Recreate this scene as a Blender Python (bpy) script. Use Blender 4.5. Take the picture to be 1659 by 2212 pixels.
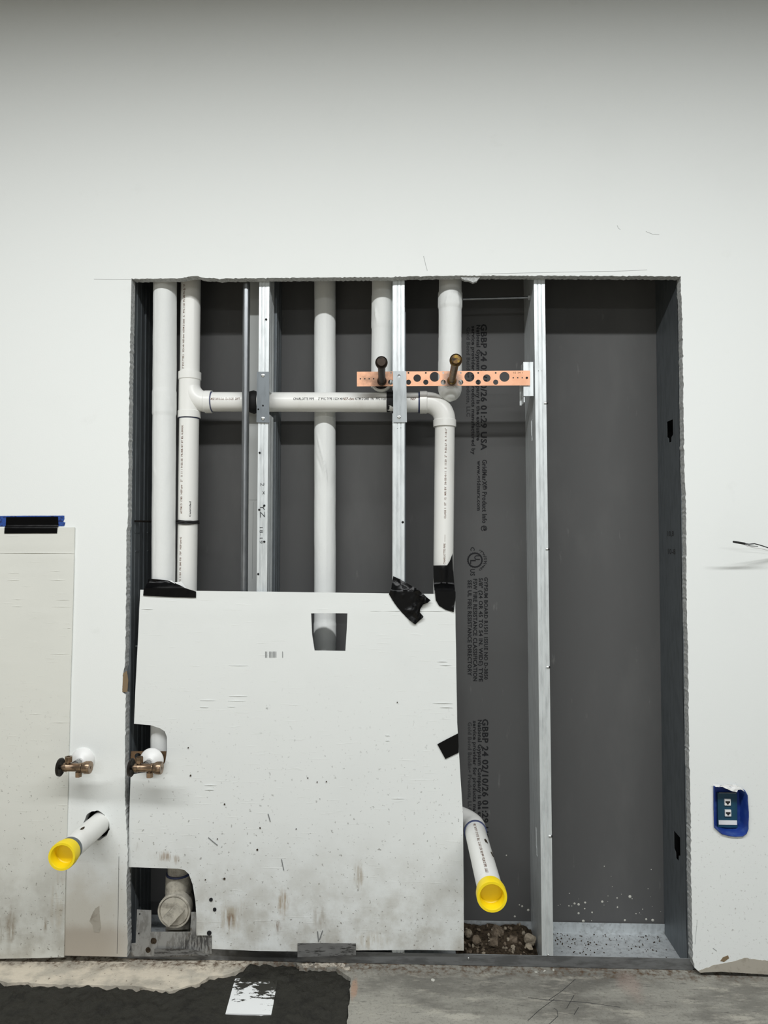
import bpy, bmesh, math, random
from mathutils import Vector, Matrix, noise
from mathutils.geometry import delaunay_2d_cdt

scene = bpy.context.scene
C = scene.collection
for o in list(bpy.data.objects):
    bpy.data.objects.remove(o)

# ------------------------------------------------------------------ camera
IW, IH, F = 1659.0, 2212.0, 1549.0
CAM = Vector((0.0, -2.08, 1.226))
PITCH, YAW = math.radians(2.07), math.radians(2.0)
cd = bpy.data.cameras.new('camera')
cd.sensor_fit = 'HORIZONTAL'; cd.sensor_width = 36.0; cd.lens = 36.0 * F / IW
cd.clip_start = 0.02
cam = bpy.data.objects.new('camera', cd)
cam.location = CAM
cam.rotation_euler = (math.pi / 2 + PITCH, 0, YAW)
C.objects.link(cam); scene.camera = cam
RM = cam.rotation_euler.to_matrix()

# ------------------------------------------------------------------ world, lights, exposure
world = bpy.data.worlds.new('world'); scene.world = world
world.use_nodes = True
world.node_tree.nodes['Background'].inputs[0].default_value = (1, 1, 1, 1)
world.node_tree.nodes['Background'].inputs[1].default_value = 0.02
CEIL = 2.955
def strip_lamp(y, power, z=CEIL - 0.055):
    ld = bpy.data.lights.new('ceiling_strip_lamp', 'AREA')
    ld.shape = 'RECTANGLE'; ld.size = 4.4; ld.size_y = 0.10
    ld.energy = power; ld.color = (0.985, 1.0, 1.0)
    lo = bpy.data.objects.new('ceiling_strip_lamp', ld)
    lo.location = (0.0, y, z)
    C.objects.link(lo)
for y_, p_ in ((-1.78, 119), (-7.2, 235)):
    strip_lamp(y_, p_)
scene.view_settings.view_transform = 'Standard'
scene.view_settings.look = 'None'
scene.view_settings.gamma = 1.0
scene.view_settings.use_curve_mapping = False
scene.view_settings.exposure = 0.0

# ------------------------------------------------------------------ pixel -> place helpers
def ray(px, py):
    return RM @ Vector((px - IW / 2, -(py - IH / 2), -F))
def P(px, py, Y):
    d = ray(px, py); t = (Y - CAM.y) / d.y
    return CAM + d * t
def W(px, py, Y):
    p = P(px, py, Y); return (p.x, p.z)
def G(px, py, Z=0.0):
    d = ray(px, py); t = (Z - CAM.z) / d.z
    p = CAM + d * t
    return (p.x, p.y)
def WL(pts, Y):
    return [W(x, y, Y) for x, y in pts]

YS = 0.030          # face of the studs (back of the wallboard)
YB = 0.214          # face of the rear board

# ------------------------------------------------------------------ materials
def lin(c):
    def f(v):
        v /= 255.0
        return v / 12.92 if v <= 0.04045 else ((v + 0.055) / 1.055) ** 2.4
    return (f(c[0]), f(c[1]), f(c[2]), 1.0)

class NM:
    def __init__(s, name, base, rough=0.5, metal=0.0, spec=None):
        s.m = bpy.data.materials.new(name); s.m.use_nodes = True
        s.t = s.m.node_tree; s.b = s.t.nodes['Principled BSDF']
        s.b.inputs['Base Color'].default_value = lin(base)
        s.b.inputs['Roughness'].default_value = rough
        s.b.inputs['Metallic'].default_value = metal
        if spec is not None: s.b.inputs['Specular IOR Level'].default_value = spec
        s.col = None; s.base = lin(base); s.pos = None; s.h = None
    def n(s, typ, **kw):
        nd = s.t.nodes.new(typ)
        for k, v in kw.items(): setattr(nd, k, v)
        return nd
    def link(s, a, b): s.t.links.new(a, b)
    def position(s):
        if s.pos is None: s.pos = s.n('ShaderNodeNewGeometry').outputs['Position']
        return s.pos
    def scaled(s, sc):
        v = s.n('ShaderNodeVectorMath', operation='MULTIPLY')
        s.link(s.position(), v.inputs[0]); v.inputs[1].default_value = sc
        return v.outputs[0]
    def noise(s, scale, detail=4, rough=0.55, stretch=(1, 1, 1)):
        nz = s.n('ShaderNodeTexNoise'); nz.inputs['Scale'].default_value = scale
        nz.inputs['Detail'].default_value = detail; nz.inputs['Roughness'].default_value = rough
        s.link(s.scaled(stretch), nz.inputs['Vector'])
        return nz.outputs['Fac']
    def ramp(s, fac, a, b, smooth=True):
        r = s.n('ShaderNodeMapRange', interpolation_type='SMOOTHSTEP' if smooth else 'LINEAR')
        s.link(fac, r.inputs[0]); r.inputs[1].default_value = a; r.inputs[2].default_value = b
        return r.outputs[0]
    def math(s, op, a, b=None):
        m = s.n('ShaderNodeMath', operation=op)
        for i, v in enumerate((a, b)):
            if v is None: continue
            if isinstance(v, (int, float)): m.inputs[i].default_value = v
            else: s.link(v, m.inputs[i])
        return m.outputs[0]
    def mix(s, fac, color):
        mx = s.n('ShaderNodeMix', data_type='RGBA')
        if isinstance(fac, (int, float)): mx.inputs[0].default_value = fac
        else: s.link(fac, mx.inputs[0])
        if s.col is None: mx.inputs[6].default_value = s.base
        else: s.link(s.col, mx.inputs[6])
        mx.inputs[7].default_value = lin(color)
        s.col = mx.outputs[2]
        s.link(s.col, s.b.inputs['Base Color'])
        return s
    def axis(s, i):
        sp = s.n('ShaderNodeSeparateXYZ'); s.link(s.position(), sp.inputs[0])
        return sp.outputs[i]
    def blob(s, centre, radii, soft=0.6, warp=0.35, wscale=60):
        """mask of one stain: 1 inside, ragged edge"""
        v = s.n('ShaderNodeVectorMath', operation='SUBTRACT'); s.link(s.position(), v.inputs[0]); v.inputs[1].default_value = centre
        d = s.n('ShaderNodeVectorMath', operation='DIVIDE'); s.link(v.outputs[0], d.inputs[0]); d.inputs[1].default_value = radii
        l = s.n('ShaderNodeVectorMath', operation='LENGTH'); s.link(d.outputs[0], l.inputs[0])
        w = s.math('MULTIPLY', s.math('SUBTRACT', s.noise(wscale, 3), 0.5), warp * 2)
        q = s.math('ADD', l.outputs['Value'], w)
        return s.ramp(q, 1.0, 1.0 - soft)
    def bump(s, fac, strength=0.2, dist=0.002):
        b = s.n('ShaderNodeBump'); b.inputs['Strength'].default_value = strength
        b.inputs['Distance'].default_value = dist
        s.link(fac, b.inputs['Height'])
        if s.h is not None: s.link(s.h, b.inputs['Normal'])
        s.h = b.outputs[0]
        s.link(s.h, s.b.inputs['Normal'])
        return s
    def rough(s, fac, a, b):
        r = s.n('ShaderNodeMapRange'); s.link(fac, r.inputs[0]); r.inputs[3].default_value = a; r.inputs[4].default_value = b
        s.link(r.outputs[0], s.b.inputs['Roughness'])
        return s

M = {}
def zpx(py, Y=0.0, px=600): return P(px, py, Y).z
# painted wall
m = NM('painted_wall', (236, 239, 237), 0.62, spec=0.3)
m.mix(m.math('MULTIPLY', m.ramp(m.noise(2.3, 5), 0.5, 0.75), 0.12), (214, 218, 214))
m.mix(m.math('MULTIPLY', m.ramp(m.noise(9, 6, 0.65), 0.62, 0.8), 0.16), (196, 198, 192))
low = m.ramp(m.axis(2), 0.75, 0.05)
m.mix(m.math('MULTIPLY', low, m.math('MULTIPLY', m.ramp(m.noise(120, 3, 0.6), 0.60, 0.72), 0.55)), (120, 112, 100))
lx = m.ramp(m.axis(0), -0.70, -0.90)
rawz = m.ramp(m.math('ADD', m.axis(2), m.math('MULTIPLY', m.math('SUBTRACT', m.noise(14, 5), 0.5), 0.22)), 0.36, 0.13)
m.mix(m.math('MULTIPLY', m.math('MULTIPLY', lx, rawz), 0.85), (200, 195, 182))
rawz2 = m.ramp(m.math('ADD', m.axis(2), m.math('MULTIPLY', m.math('SUBTRACT', m.noise(20, 4), 0.5), 0.03)), 0.125, 0.085)
m.mix(m.math('MULTIPLY', m.math('MULTIPLY', lx, rawz2), 0.8), (178, 168, 154))
m.bump(m.noise(260, 3, 0.6), 0.16, 0.0012)
M['wall'] = m.m
m = NM('cut_gypsum_edge', (196, 198, 197), 0.95, spec=0.1)
m.mix(m.ramp(m.noise(140, 4, 0.7), 0.4, 0.7), (150, 152, 151)); m.bump(m.noise(300, 3), 0.5, 0.002)
M['cut'] = m.m
m = NM('raw_board_paper', (176, 170, 158), 0.9, spec=0.1)
m.mix(m.ramp(m.noise(40, 4), 0.5, 0.75), (150, 143, 130))
M['raw'] = m.m
M['brown_paper'] = NM('brown_paper', (132, 114, 90), 0.9, spec=0.1).m
m = NM('rear_board_paper', (89, 89, 89), 0.78, spec=0.25)
m.mix(m.math('MULTIPLY', m.ramp(m.noise(5, 5, 0.6, (1, 1, 0.35)), 0.45, 0.75), 0.35), (110, 110, 109))
m.mix(m.math('MULTIPLY', m.ramp(m.noise(34, 4, 0.6, (1, 1, 0.25)), 0.66, 0.82), 0.35), (150, 150, 148))
m.bump(m.noise(420, 2), 0.12, 0.001)
M['rear'] = m.m
# steel
def steel(name, col, rough, metal, dirt=0.0):
    m = NM(name, col, rough, metal)
    m.mix(m.math('MULTIPLY', m.ramp(m.noise(70, 4, 0.6, (1, 1, 0.2)), 0.4, 0.7), 0.5), tuple(int(c * 0.82) for c in col))
    if dirt:
        m.mix(m.math('MULTIPLY', m.ramp(m.noise(60, 5, 0.7), 0.5, 0.66), dirt), (70, 64, 56))
    m.rough(m.noise(30, 3), rough - 0.08, rough + 0.12)
    m.bump(m.noise(200, 2, 0.5, (1, 1, 0.1)), 0.05, 0.001)
    return m.m
M['galv'] = steel('galvanised_steel', (224, 229, 230), 0.45, 0.5)
M['galv_dark'] = steel('dark_galv_steel', (124, 130, 134), 0.5, 0.7)  # darker copy of the galvanised steel, for rear and jamb studs and dull plates
m = NM('dirty_steel', (158, 158, 155), 0.65, 0.3)
m.mix(m.math('MULTIPLY', m.ramp(m.noise(34, 5, 0.7, (2.2, 1, 0.8)), 0.44, 0.60), 0.6), (112, 110, 105))
c_ = P(425, 2035, 0.016)
m.mix(m.math('MULTIPLY', m.math('MULTIPLY', m.blob((c_.x, 0.016, c_.z), (0.085, 1, 0.05), 0.7, 0.4, 30), m.ramp(m.noise(110, 4, 0.6, (1.6, 1, 0.35)), 0.40, 0.56)), 0.85), (58, 57, 57))
m.mix(m.math('MULTIPLY', m.ramp(m.noise(48, 5, 0.7), 0.58, 0.68), 0.6), (84, 74, 60)); M['galv_dirty'] = m.m
M['track'] = steel('track_steel', (198, 203, 205), 0.55, 0.3, 0.3)
m = NM('dark_lip_steel', (136, 138, 139), 0.5, 0.6)  # darker tone for the track's front face, with a dark stain
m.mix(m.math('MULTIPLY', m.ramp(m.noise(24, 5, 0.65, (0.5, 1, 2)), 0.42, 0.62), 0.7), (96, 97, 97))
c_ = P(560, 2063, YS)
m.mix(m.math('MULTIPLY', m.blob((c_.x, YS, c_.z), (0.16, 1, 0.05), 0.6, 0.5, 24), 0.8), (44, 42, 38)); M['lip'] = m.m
M['galv_mid'] = steel('plate_steel', (178, 183, 185), 0.45, 0.55)
M['conduit'] = steel('conduit_steel', (150, 153, 156), 0.33, 0.85)
M['screw'] = NM('screw_zinc', (205, 207, 205), 0.3, 0.9).m
M['black_screw'] = NM('screw_black', (22, 22, 23), 0.5, 0.2).m
# plastics
m = NM('pvc', (234, 234, 230), 0.32)
m.mix(m.math('MULTIPLY', m.ramp(m.noise(18, 5, 0.65, (1, 1, 0.5)), 0.5, 0.8), 0.35), (212, 210, 202))
M['pvc'] = m.m
m = NM('dusty_pvc', (186, 181, 168), 0.75)
m.mix(m.ramp(m.noise(34, 5, 0.7), 0.42, 0.7), (136, 131, 120)); m.bump(m.noise(150, 4), 0.3, 0.002)
M['pvc_dirty'] = m.m
m = NM('insulation_jacket', (230, 232, 230), 0.7, spec=0.25)
m.mix(m.math('MULTIPLY', m.noise(330, 2, 0.5, (1, 1, 0.35)), 0.22), (205, 208, 207))
m.bump(m.noise(420, 2, 0.6, (1, 1, 0.5)), 0.18, 0.001); m.bump(m.noise(26, 3), 0.12, 0.006)
M['jacket'] = m.m
M['primer'] = NM('blue_primer', (62, 70, 104), 0.5).m
M['ink'] = NM('brown_ink', (112, 84, 68), 0.8).m
M['ink_dark'] = NM('black_ink', (38, 38, 40), 0.8, spec=0.2).m
M['ink_grey'] = NM('grey_ink', (62, 62, 63), 0.8, spec=0.2).m
M['pencil'] = NM('pencil', (120, 122, 122), 0.8).m
M['scuff'] = NM('scuff', (176, 178, 177), 0.8).m
m = NM('yellow_plastic', (244, 216, 22), 0.42)
m.mix(m.math('MULTIPLY', m.noise(60, 4), 0.2), (226, 192, 12)); M['yellow'] = m.m
# tapes
m = NM('black_tape', (5, 5, 6), 0.3, spec=0.22); m.bump(m.noise(60, 3), 0.15, 0.002); M['tape'] = m.m
m = NM('blue_tape', (36, 74, 150), 0.6)
m.mix(m.ramp(m.noise(90, 2, 0.5, (1, 1, 2.2)), 0.56, 0.60), (22, 42, 96)); M['blue_tape'] = m.m
m = NM('blue_masking', (26, 58, 140), 0.5); m.mix(m.ramp(m.noise(40, 3), 0.45, 0.7), (52, 82, 150)); M['blue_mask'] = m.m
M['teal'] = NM('teal_plate', (24, 70, 92), 0.4).m
M['white_plastic'] = NM('white_plastic', (236, 236, 234), 0.4).m
M['rubber'] = NM('black_rubber', (24, 24, 25), 0.7).m
M['white_paper'] = NM('torn_white_paper', (240, 241, 240), 0.8).m
m = NM('grey_tape', (112, 112, 110), 0.55); m.mix(m.ramp(m.noise(70, 4, 0.7, (0.4, 1, 2)), 0.5, 0.62), (58, 57, 55)); M['grey_tape'] = m.m
# copper and brass
m = NM('copper', (234, 178, 144), 0.42, 0.45)
m.mix(m.math('MULTIPLY', m.ramp(m.noise(22, 4), 0.5, 0.7), 0.35), (212, 148, 110))
sx = P(822, 820, YS)
m.mix(m.math('MULTIPLY', m.blob((sx.x, YS, sx.z), (0.075, 1, 0.06), 0.9, 0.5, 50), 0.85), (100, 78, 62))
sx = P(976, 820, YS)
m.mix(m.math('MULTIPLY', m.blob((sx.x, YS, sx.z), (0.035, 1, 0.05), 0.7, 0.35, 60), 0.9), (112, 104, 98))
M['copper'] = m.m
m = NM('sooty_copper', (60, 50, 42), 0.5, 0.6); m.mix(m.ramp(m.noise(70, 4), 0.5, 0.75), (28, 26, 25)); M['soot'] = m.m
m = NM('tarnished_copper', (112, 88, 58), 0.42, 0.75)
m.mix(m.ramp(m.noise(120, 4), 0.5, 0.62), (150, 122, 58)); m.mix(m.ramp(m.noise(50, 3), 0.55, 0.75), (48, 40, 34)); M['tarnish'] = m.m
M['verdigris'] = None
m = NM('brass', (150, 128, 106), 0.32, 0.8); m.mix(m.ramp(m.noise(60, 4), 0.45, 0.7), (96, 82, 66)); M['brass'] = m.m
m = NM('dull_chrome', (150, 150, 148), 0.3, 0.85); M['chrome'] = m.m
m = NM('dark_copper', (120, 96, 72), 0.5, 0.5); m.mix(m.ramp(m.noise(50, 4), 0.5, 0.7), (74, 60, 46)); M['dark_copper'] = m.m
M['dark_metal'] = NM('blackened_metal', (48, 44, 40), 0.4, 0.7).m
# boards
def board_mat(name, base, stains, fleck=0.7):
    m = NM(name, base, 0.55, spec=0.3)
    m.mix(m.math('MULTIPLY', m.ramp(m.noise(4, 5), 0.45, 0.75), 0.25), tuple(int(c * 0.95) for c in base))
    low = m.ramp(m.axis(2), 0.95, 0.1)
    m.mix(m.math('MULTIPLY', low, m.math('MULTIPLY', m.ramp(m.noise(110, 3, 0.6), 0.64, 0.70), fleck)), (92, 86, 78))
    m.mix(m.math('MULTIPLY', m.ramp(m.axis(2), 0.45, 0.02), m.math('MULTIPLY', m.ramp(m.noise(12, 6, 0.65), 0.30, 0.72), 0.75)), (168, 163, 150))
    for (px, py, rx, rz, col, amt, ws) in stains:
        c = P(px, py, 0.008)
        m.mix(m.math('MULTIPLY', m.math('MULTIPLY', m.blob((c.x, c.y, c.z), (rx, 1, rz), 0.8, 0.5, ws), m.ramp(m.noise(90, 3, 0.6, (1, 1, 0.12)), 0.36, 0.6)), amt), col)
    m.bump(m.ramp(m.noise(38, 2, 0.5, (0.35, 1, 5.5)), 0.66, 0.78), 0.25, 0.002)
    m.bump(m.noise(220, 3), 0.1, 0.001)
    return m.m
M['board'] = board_mat('white_sheet', (230, 233, 231), [
    (355, 1850, 0.035, 0.018, (150, 128, 104), 0.8, 60), (380, 1858, 0.012, 0.02, (150, 130, 104), 0.8, 60),
    (500, 1985, 0.055, 0.06, (168, 156, 134), 0.7, 40), (497, 1988, 0.016, 0.03, (118, 88, 60), 0.8, 90),
    (600, 2003, 0.014, 0.022, (110, 78, 46), 0.95, 90), (612, 1955, 0.022, 0.055, (160, 140, 112), 0.8, 60),
    (775, 1890, 0.018, 0.05, (160, 146, 124), 0.7, 60), (690, 1985, 0.03, 0.05, (160, 152, 138), 0.6, 60),
    (578, 1531, 0.008, 0.005, (104, 104, 102), 0.9, 60), (295, 1830, 0.01, 0.014, (170, 166, 156), 0.9, 60),
    (800, 2035, 0.06, 0.03, (172, 160, 136), 0.6, 40)])
M['board_left'] = board_mat('cream_sheet', (222, 223, 216), [
    (28, 1995, 0.02, 0.06, (158, 148, 132), 0.95, 50), (8, 2005, 0.01, 0.05, (160, 150, 134), 0.9, 50),
    (103, 1992, 0.013, 0.03, (158, 148, 132), 0.9, 60), (130, 1940, 0.03, 0.12, (186, 174, 152), 0.5, 40)])
# floor
m = NM('concrete', (156, 154, 145), 0.7, spec=0.3)
m.mix(m.ramp(m.noise(4.5, 6, 0.65, (0.7, 1.6, 1)), 0.42, 0.62), (120, 118, 111))
m.mix(m.math('MULTIPLY', m.ramp(m.noise(11, 6, 0.7, (0.6, 2, 1)), 0.52, 0.68), 0.75), (182, 178, 166))
m.mix(m.math('MULTIPLY', m.ramp(m.noise(30, 5, 0.7, (0.5, 2.5, 1)), 0.58, 0.68), 0.6), (84, 82, 78))
x0 = G(1360, 2125)
m.mix(m.math('MULTIPLY', m.blob((x0[0], x0[1], 0), (0.045, 0.09, 1), 0.7, 0.4, 20), 0.3), (168, 136, 124))
x0 = G(765, 2135)
m.mix(m.math('MULTIPLY', m.blob((x0[0], x0[1], 0), (0.013, 0.06, 1), 0.6, 0.4, 50), 0.6), (176, 138, 112))
x0 = G(1000, 2195)
m.mix(m.math('MULTIPLY', m.blob((x0[0], x0[1], 0), (0.07, 0.016, 1), 0.6, 0.4, 50), 0.8), (178, 175, 164))
m.mix(m.math('MULTIPLY', m.ramp(m.noise(130, 5, 0.75), 0.52, 0.66), 0.55), (96, 92, 85))
m.mix(m.math('MULTIPLY', m.ramp(m.noise(60, 6, 0.75, (0.25, 2.2, 1)), 0.56, 0.68), 0.6), (176, 172, 162))
lx = m.ramp(m.axis(0), -0.35, -0.55)
m.mix(m.math('MULTIPLY', lx, m.math('ADD', m.math('MULTIPLY', m.ramp(m.noise(16, 5), 0.35, 0.6), 0.5), 0.45)), (218, 208, 190))
m.mix(m.math('MULTIPLY', lx, m.math('MULTIPLY', m.ramp(m.noise(75, 3), 0.64, 0.7), 0.7)), (104, 88, 74))
edge = m.ramp(m.math('ADD', m.axis(1), m.math('MULTIPLY', m.math('SUBTRACT', m.noise(20, 5), 0.5), 0.06)), -0.035, 0.01)
m.mix(m.math('MULTIPLY', edge, m.ramp(m.noise(55, 5, 0.7), 0.42, 0.66)), (98, 80, 63))
m.bump(m.noise(70, 6, 0.7), 0.5, 0.004)
M['concrete'] = m.m
m = NM('wet_mud', (47, 46, 40), 0.62, spec=0.35)
m.mix(m.ramp(m.noise(26, 6, 0.7), 0.45, 0.7), (32, 31, 27)); m.bump(m.noise(60, 8, 0.7), 0.8, 0.008); M['mud'] = m.m
m = NM('smeared_white_sheet', (232, 234, 234), 0.5)
c0 = G(545, 2155)
gx = m.noise(26, 5, 0.65, (1.0, 2.4, 1))
gy = m.math('ADD', m.math('MULTIPLY', m.math('ADD', m.axis(1), -c0[1]), 2.4), m.math('MULTIPLY', m.math('ADD', m.axis(0), -c0[0]), 1.1))
m.mix(m.ramp(m.math('ADD', gx, gy), 0.58, 0.61), (47, 46, 40)); M['smear'] = m.m
m = NM('rubble', (118, 106, 92), 0.95, spec=0.1)
m.mix(m.ramp(m.noise(60, 5, 0.7), 0.4, 0.65), (84, 74, 62)); m.bump(m.noise(130, 5), 0.8, 0.004); M['stone'] = m.m
m = NM('pale_rubble', (150, 140, 124), 0.95, spec=0.1)
m.mix(m.ramp(m.noise(60, 5, 0.7), 0.45, 0.7), (104, 94, 80)); m.bump(m.noise(130, 5), 0.8, 0.004); M['stone_pale'] = m.m
m = NM('dirt', (78, 68, 56), 1.0, spec=0.05)
m.mix(m.ramp(m.noise(90, 5, 0.7), 0.45, 0.65), (48, 41, 34)); m.bump(m.noise(160, 6, 0.7), 1.0, 0.006); M['dirt'] = m.m
m = NM('plaster_drip', (196, 195, 186), 0.9); M['splash'] = m.m
m = NM('dried_mortar', (196, 188, 174), 0.95); m.mix(m.ramp(m.noise(70, 5, 0.7), 0.45, 0.62), (124, 114, 100)); m.bump(m.noise(120, 5), 0.8, 0.004); M['mortar'] = m.m
m = NM('filler_board', (190, 193, 192), 0.8); m.mix(m.math('MULTIPLY', m.noise(20, 4), 0.3), (170, 172, 170)); M['filler'] = m.m
M['room_dark'] = NM('room_dark', (100, 101, 99), 0.8).m  # unseen room walls coloured dark to cut the bounce light
M['ceiling_dark'] = NM('ceiling_dark', (84, 85, 84), 0.9).m  # unseen ceiling darkened to weaken the ambient bounce
M['void_shade'] = NM('void_shade', (26, 26, 27), 0.9).m

# ------------------------------------------------------------------ mesh helpers
def tag(o, label=None, cat=None, group=None, kind=None):
    if label: o['label'] = label
    if cat: o['category'] = cat
    if group: o['group'] = group
    if kind: o['kind'] = kind
    return o
def link_mesh(name, me, parent=None):
    o = bpy.data.objects.new(name, me)
    C.objects.link(o)
    if parent is not None:
        o.parent = parent
        o.matrix_parent_inverse = Matrix.Translation(world_loc(parent)).inverted()
    return o
def world_loc(o):
    # all things here are only translated: sum the places up the chain
    p = Vector((0, 0, 0))
    while o is not None:
        p += o.location
        if o.parent is not None: p += o.matrix_parent_inverse.to_translation()
        o = o.parent
    return p
def empty(name, loc):
    o = bpy.data.objects.new(name, None); o.location = loc; o.empty_display_size = 0.05
    C.objects.link(o); return o

class MB:
    def __init__(s): s.v = []; s.f = []; s.mi = []
    def add(s, vs, fs, mi=0):
        k = len(s.v); s.v += [tuple(v) for v in vs]
        for f in fs:
            s.f.append(tuple(i + k for i in f)); s.mi.append(mi)
        return s
    def box(s, lo, hi, mi=0):
        x0, y0, z0 = lo; x1, y1, z1 = hi
        return s.add([(x0, y0, z0), (x1, y0, z0), (x1, y1, z0), (x0, y1, z0), (x0, y0, z1), (x1, y0, z1), (x1, y1, z1), (x0, y1, z1)],
                     [(0, 3, 2, 1), (4, 5, 6, 7), (0, 1, 5, 4), (1, 2, 6, 5), (2, 3, 7, 6), (3, 0, 4, 7)], mi)
    def obox(s, c, ux, uy, uz, mi=0):
        c = Vector(c); vs = []
        for k in (-1, 1):
            for (i, j) in ((-1, -1), (1, -1), (1, 1), (-1, 1)):
                vs.append(c + Vector(ux) * i + Vector(uy) * j + Vector(uz) * k)
        return s.add(vs, [(0, 3, 2, 1), (4, 5, 6, 7), (0, 1, 5, 4), (1, 2, 6, 5), (2, 3, 7, 6), (3, 0, 4, 7)], mi)
    def tube(s, path, r, seg=32, cap=True, rfun=None, mi=0, ref=None):
        path = [Vector(p) for p in path]; n = len(path)
        rs = r if isinstance(r, (list, tuple)) else [r] * n
        tang = []
        for i in range(n):
            a = path[max(0, i - 1)]; b = path[min(n - 1, i + 1)]
            t = (b - a); t.normalize() if t.length > 1e-9 else None
            tang.append(t if t.length > 0.5 else (tang[-1] if tang else Vector((0, 0, 1))))
        u = Vector(ref) if ref is not None else Vector((0, -1, 0))
        if abs(u.dot(tang[0])) > 0.95: u = Vector((0, 0, 1))
        vs = []
        L = 0.0
        for i in range(n):
            if i: L += (path[i] - path[i - 1]).length
            t = tang[i]; u = (u - t * u.dot(t)).normalized(); w = t.cross(u)
            for k in range(seg):
                a = 2 * math.pi * k / seg
                rr = rs[i] if rfun is None else rfun(path[i], a, L, rs[i])
                vs.append(path[i] + (u * math.cos(a) + w * math.sin(a)) * rr)
        fs = []
        for i in range(n - 1):
            for k in range(seg):
                k2 = (k + 1) % seg
                fs.append((i * seg + k, i * seg + k2, (i + 1) * seg + k2, (i + 1) * seg + k))
        if cap:
            fs.append(tuple(range(seg - 1, -1, -1))); fs.append(tuple((n - 1) * seg + k for k in range(seg)))
        return s.add(vs, fs, mi)
    def lathe(s, org, axis, prof, seg=40, mi=0, ref=None, cap=False):
        ax = Vector(axis).normalized(); org = Vector(org)
        u = Vector(ref) if ref is not None else Vector((0, 0, 1))
        if abs(u.dot(ax)) > 0.95: u = Vector((1, 0, 0))
        u = (u - ax * u.dot(ax)).normalized(); w = ax.cross(u)
        vs = []
        for (t, r) in prof:
            for k in range(seg):
                a = 2 * math.pi * k / seg
                vs.append(org + ax * t + (u * math.cos(a) + w * math.sin(a)) * max(r, 1e-5))
        n = len(prof); fs = []
        for i in range(n - 1):
            for k in range(seg):
                k2 = (k + 1) % seg
                fs.append((i * seg + k, i * seg + k2, (i + 1) * seg + k2, (i + 1) * seg + k))
        if cap:
            fs.append(tuple(range(seg - 1, -1, -1))); fs.append(tuple((n - 1) * seg + k for k in range(seg)))
        return s.add(vs, fs, mi)
    def build(s, name, mats, parent=None, smooth=35, recalc=True, base=True):
        me = bpy.data.meshes.new(name)
        org = Vector((0, 0, 0))
        if parent is None and base and s.v:
            xs = [v[0] for v in s.v]; ys = [v[1] for v in s.v]; zs = [v[2] for v in s.v]
            org = Vector(((min(xs) + max(xs)) / 2, (min(ys) + max(ys)) / 2, min(zs)))
        me.from_pydata([Vector(v) - org for v in s.v], [], s.f)
        for mm in (mats if isinstance(mats, (list, tuple)) else [mats]): me.materials.append(mm)
        me.polygons.foreach_set('material_index', s.mi)
        if recalc:
            bm = bmesh.new(); bm.from_mesh(me)
            bmesh.ops.recalc_face_normals(bm, faces=bm.faces); bm.to_mesh(me); bm.free()
        if smooth:
            me.polygons.foreach_set('use_smooth', [True] * len(me.polygons))
            me.set_sharp_from_angle(angle=math.radians(smooth))
        me.update()
        o = link_mesh(name, me, parent)
        if parent is None: o.location = org
        return o

def inside(p, poly):
    x, y = p; c = False; j = len(poly) - 1
    for i in range(len(poly)):
        xi, yi = poly[i]; xj, yj = poly[j]
        if (yi > y) != (yj > y) and x < (xj - xi) * (y - yi) / (yj - yi) + xi: c = not c
        j = i
    return c
def densify(pts, step, amp=0.0, seed=0, closed=True, freq=60):
    out = []; n = len(pts)
    for i in range(n if closed else n - 1):
        a = Vector(pts[i]); b = Vector(pts[(i + 1) % n]); d = b - a
        k = max(1, int(round(d.length / step)))
        nrm = Vector((-d.y, d.x)).normalized() if d.length > 1e-9 else Vector((0, 0))
        for j in range(k):
            p = a + d * (j / k)
            if amp:
                q = Vector((p.x * freq, p.y * freq, seed * 7.3))
                p = p + nrm * amp * (noise.noise(q) + 0.6 * noise.noise(q * 2.7))
            out.append((p.x, p.y))
    if not closed: out.append(tuple(pts[-1]))
    return out
def triangulate(outline, holes=(), spacing=None):
    loops = [outline] + list(holes)
    vs = []; es = []
    for lp in loops:
        k = len(vs)
        vs += [Vector(p) for p in lp]
        es += [(k + i, k + (i + 1) % len(lp)) for i in range(len(lp))]
    if spacing:
        xs = [p[0] for p in outline]; ys = [p[1] for p in outline]
        sx, sy = spacing if isinstance(spacing, tuple) else (spacing, spacing)
        nx = int((max(xs) - min(xs)) / sx); ny = int((max(ys) - min(ys)) / sy)
        for i in range(1, nx + 1):
            for j in range(1, ny + 1):
                p = (min(xs) + i * sx + (0.3 * sx if j % 2 else 0), min(ys) + j * sy)
                if inside(p, outline) and not any(inside(p, h) for h in holes): vs.append(Vector(p))
    rv, re, rf, *_ = delaunay_2d_cdt(vs, es, [], 0, 1e-7)
    tris = []
    for f in rf:
        c = ((rv[f[0]].x + rv[f[1]].x + rv[f[2]].x) / 3, (rv[f[0]].y + rv[f[1]].y + rv[f[2]].y) / 3)
        if inside(c, outline) and not any(inside(c, h) for h in holes): tris.append(tuple(f))
    return [(v.x, v.y) for v in rv], tris
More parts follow.
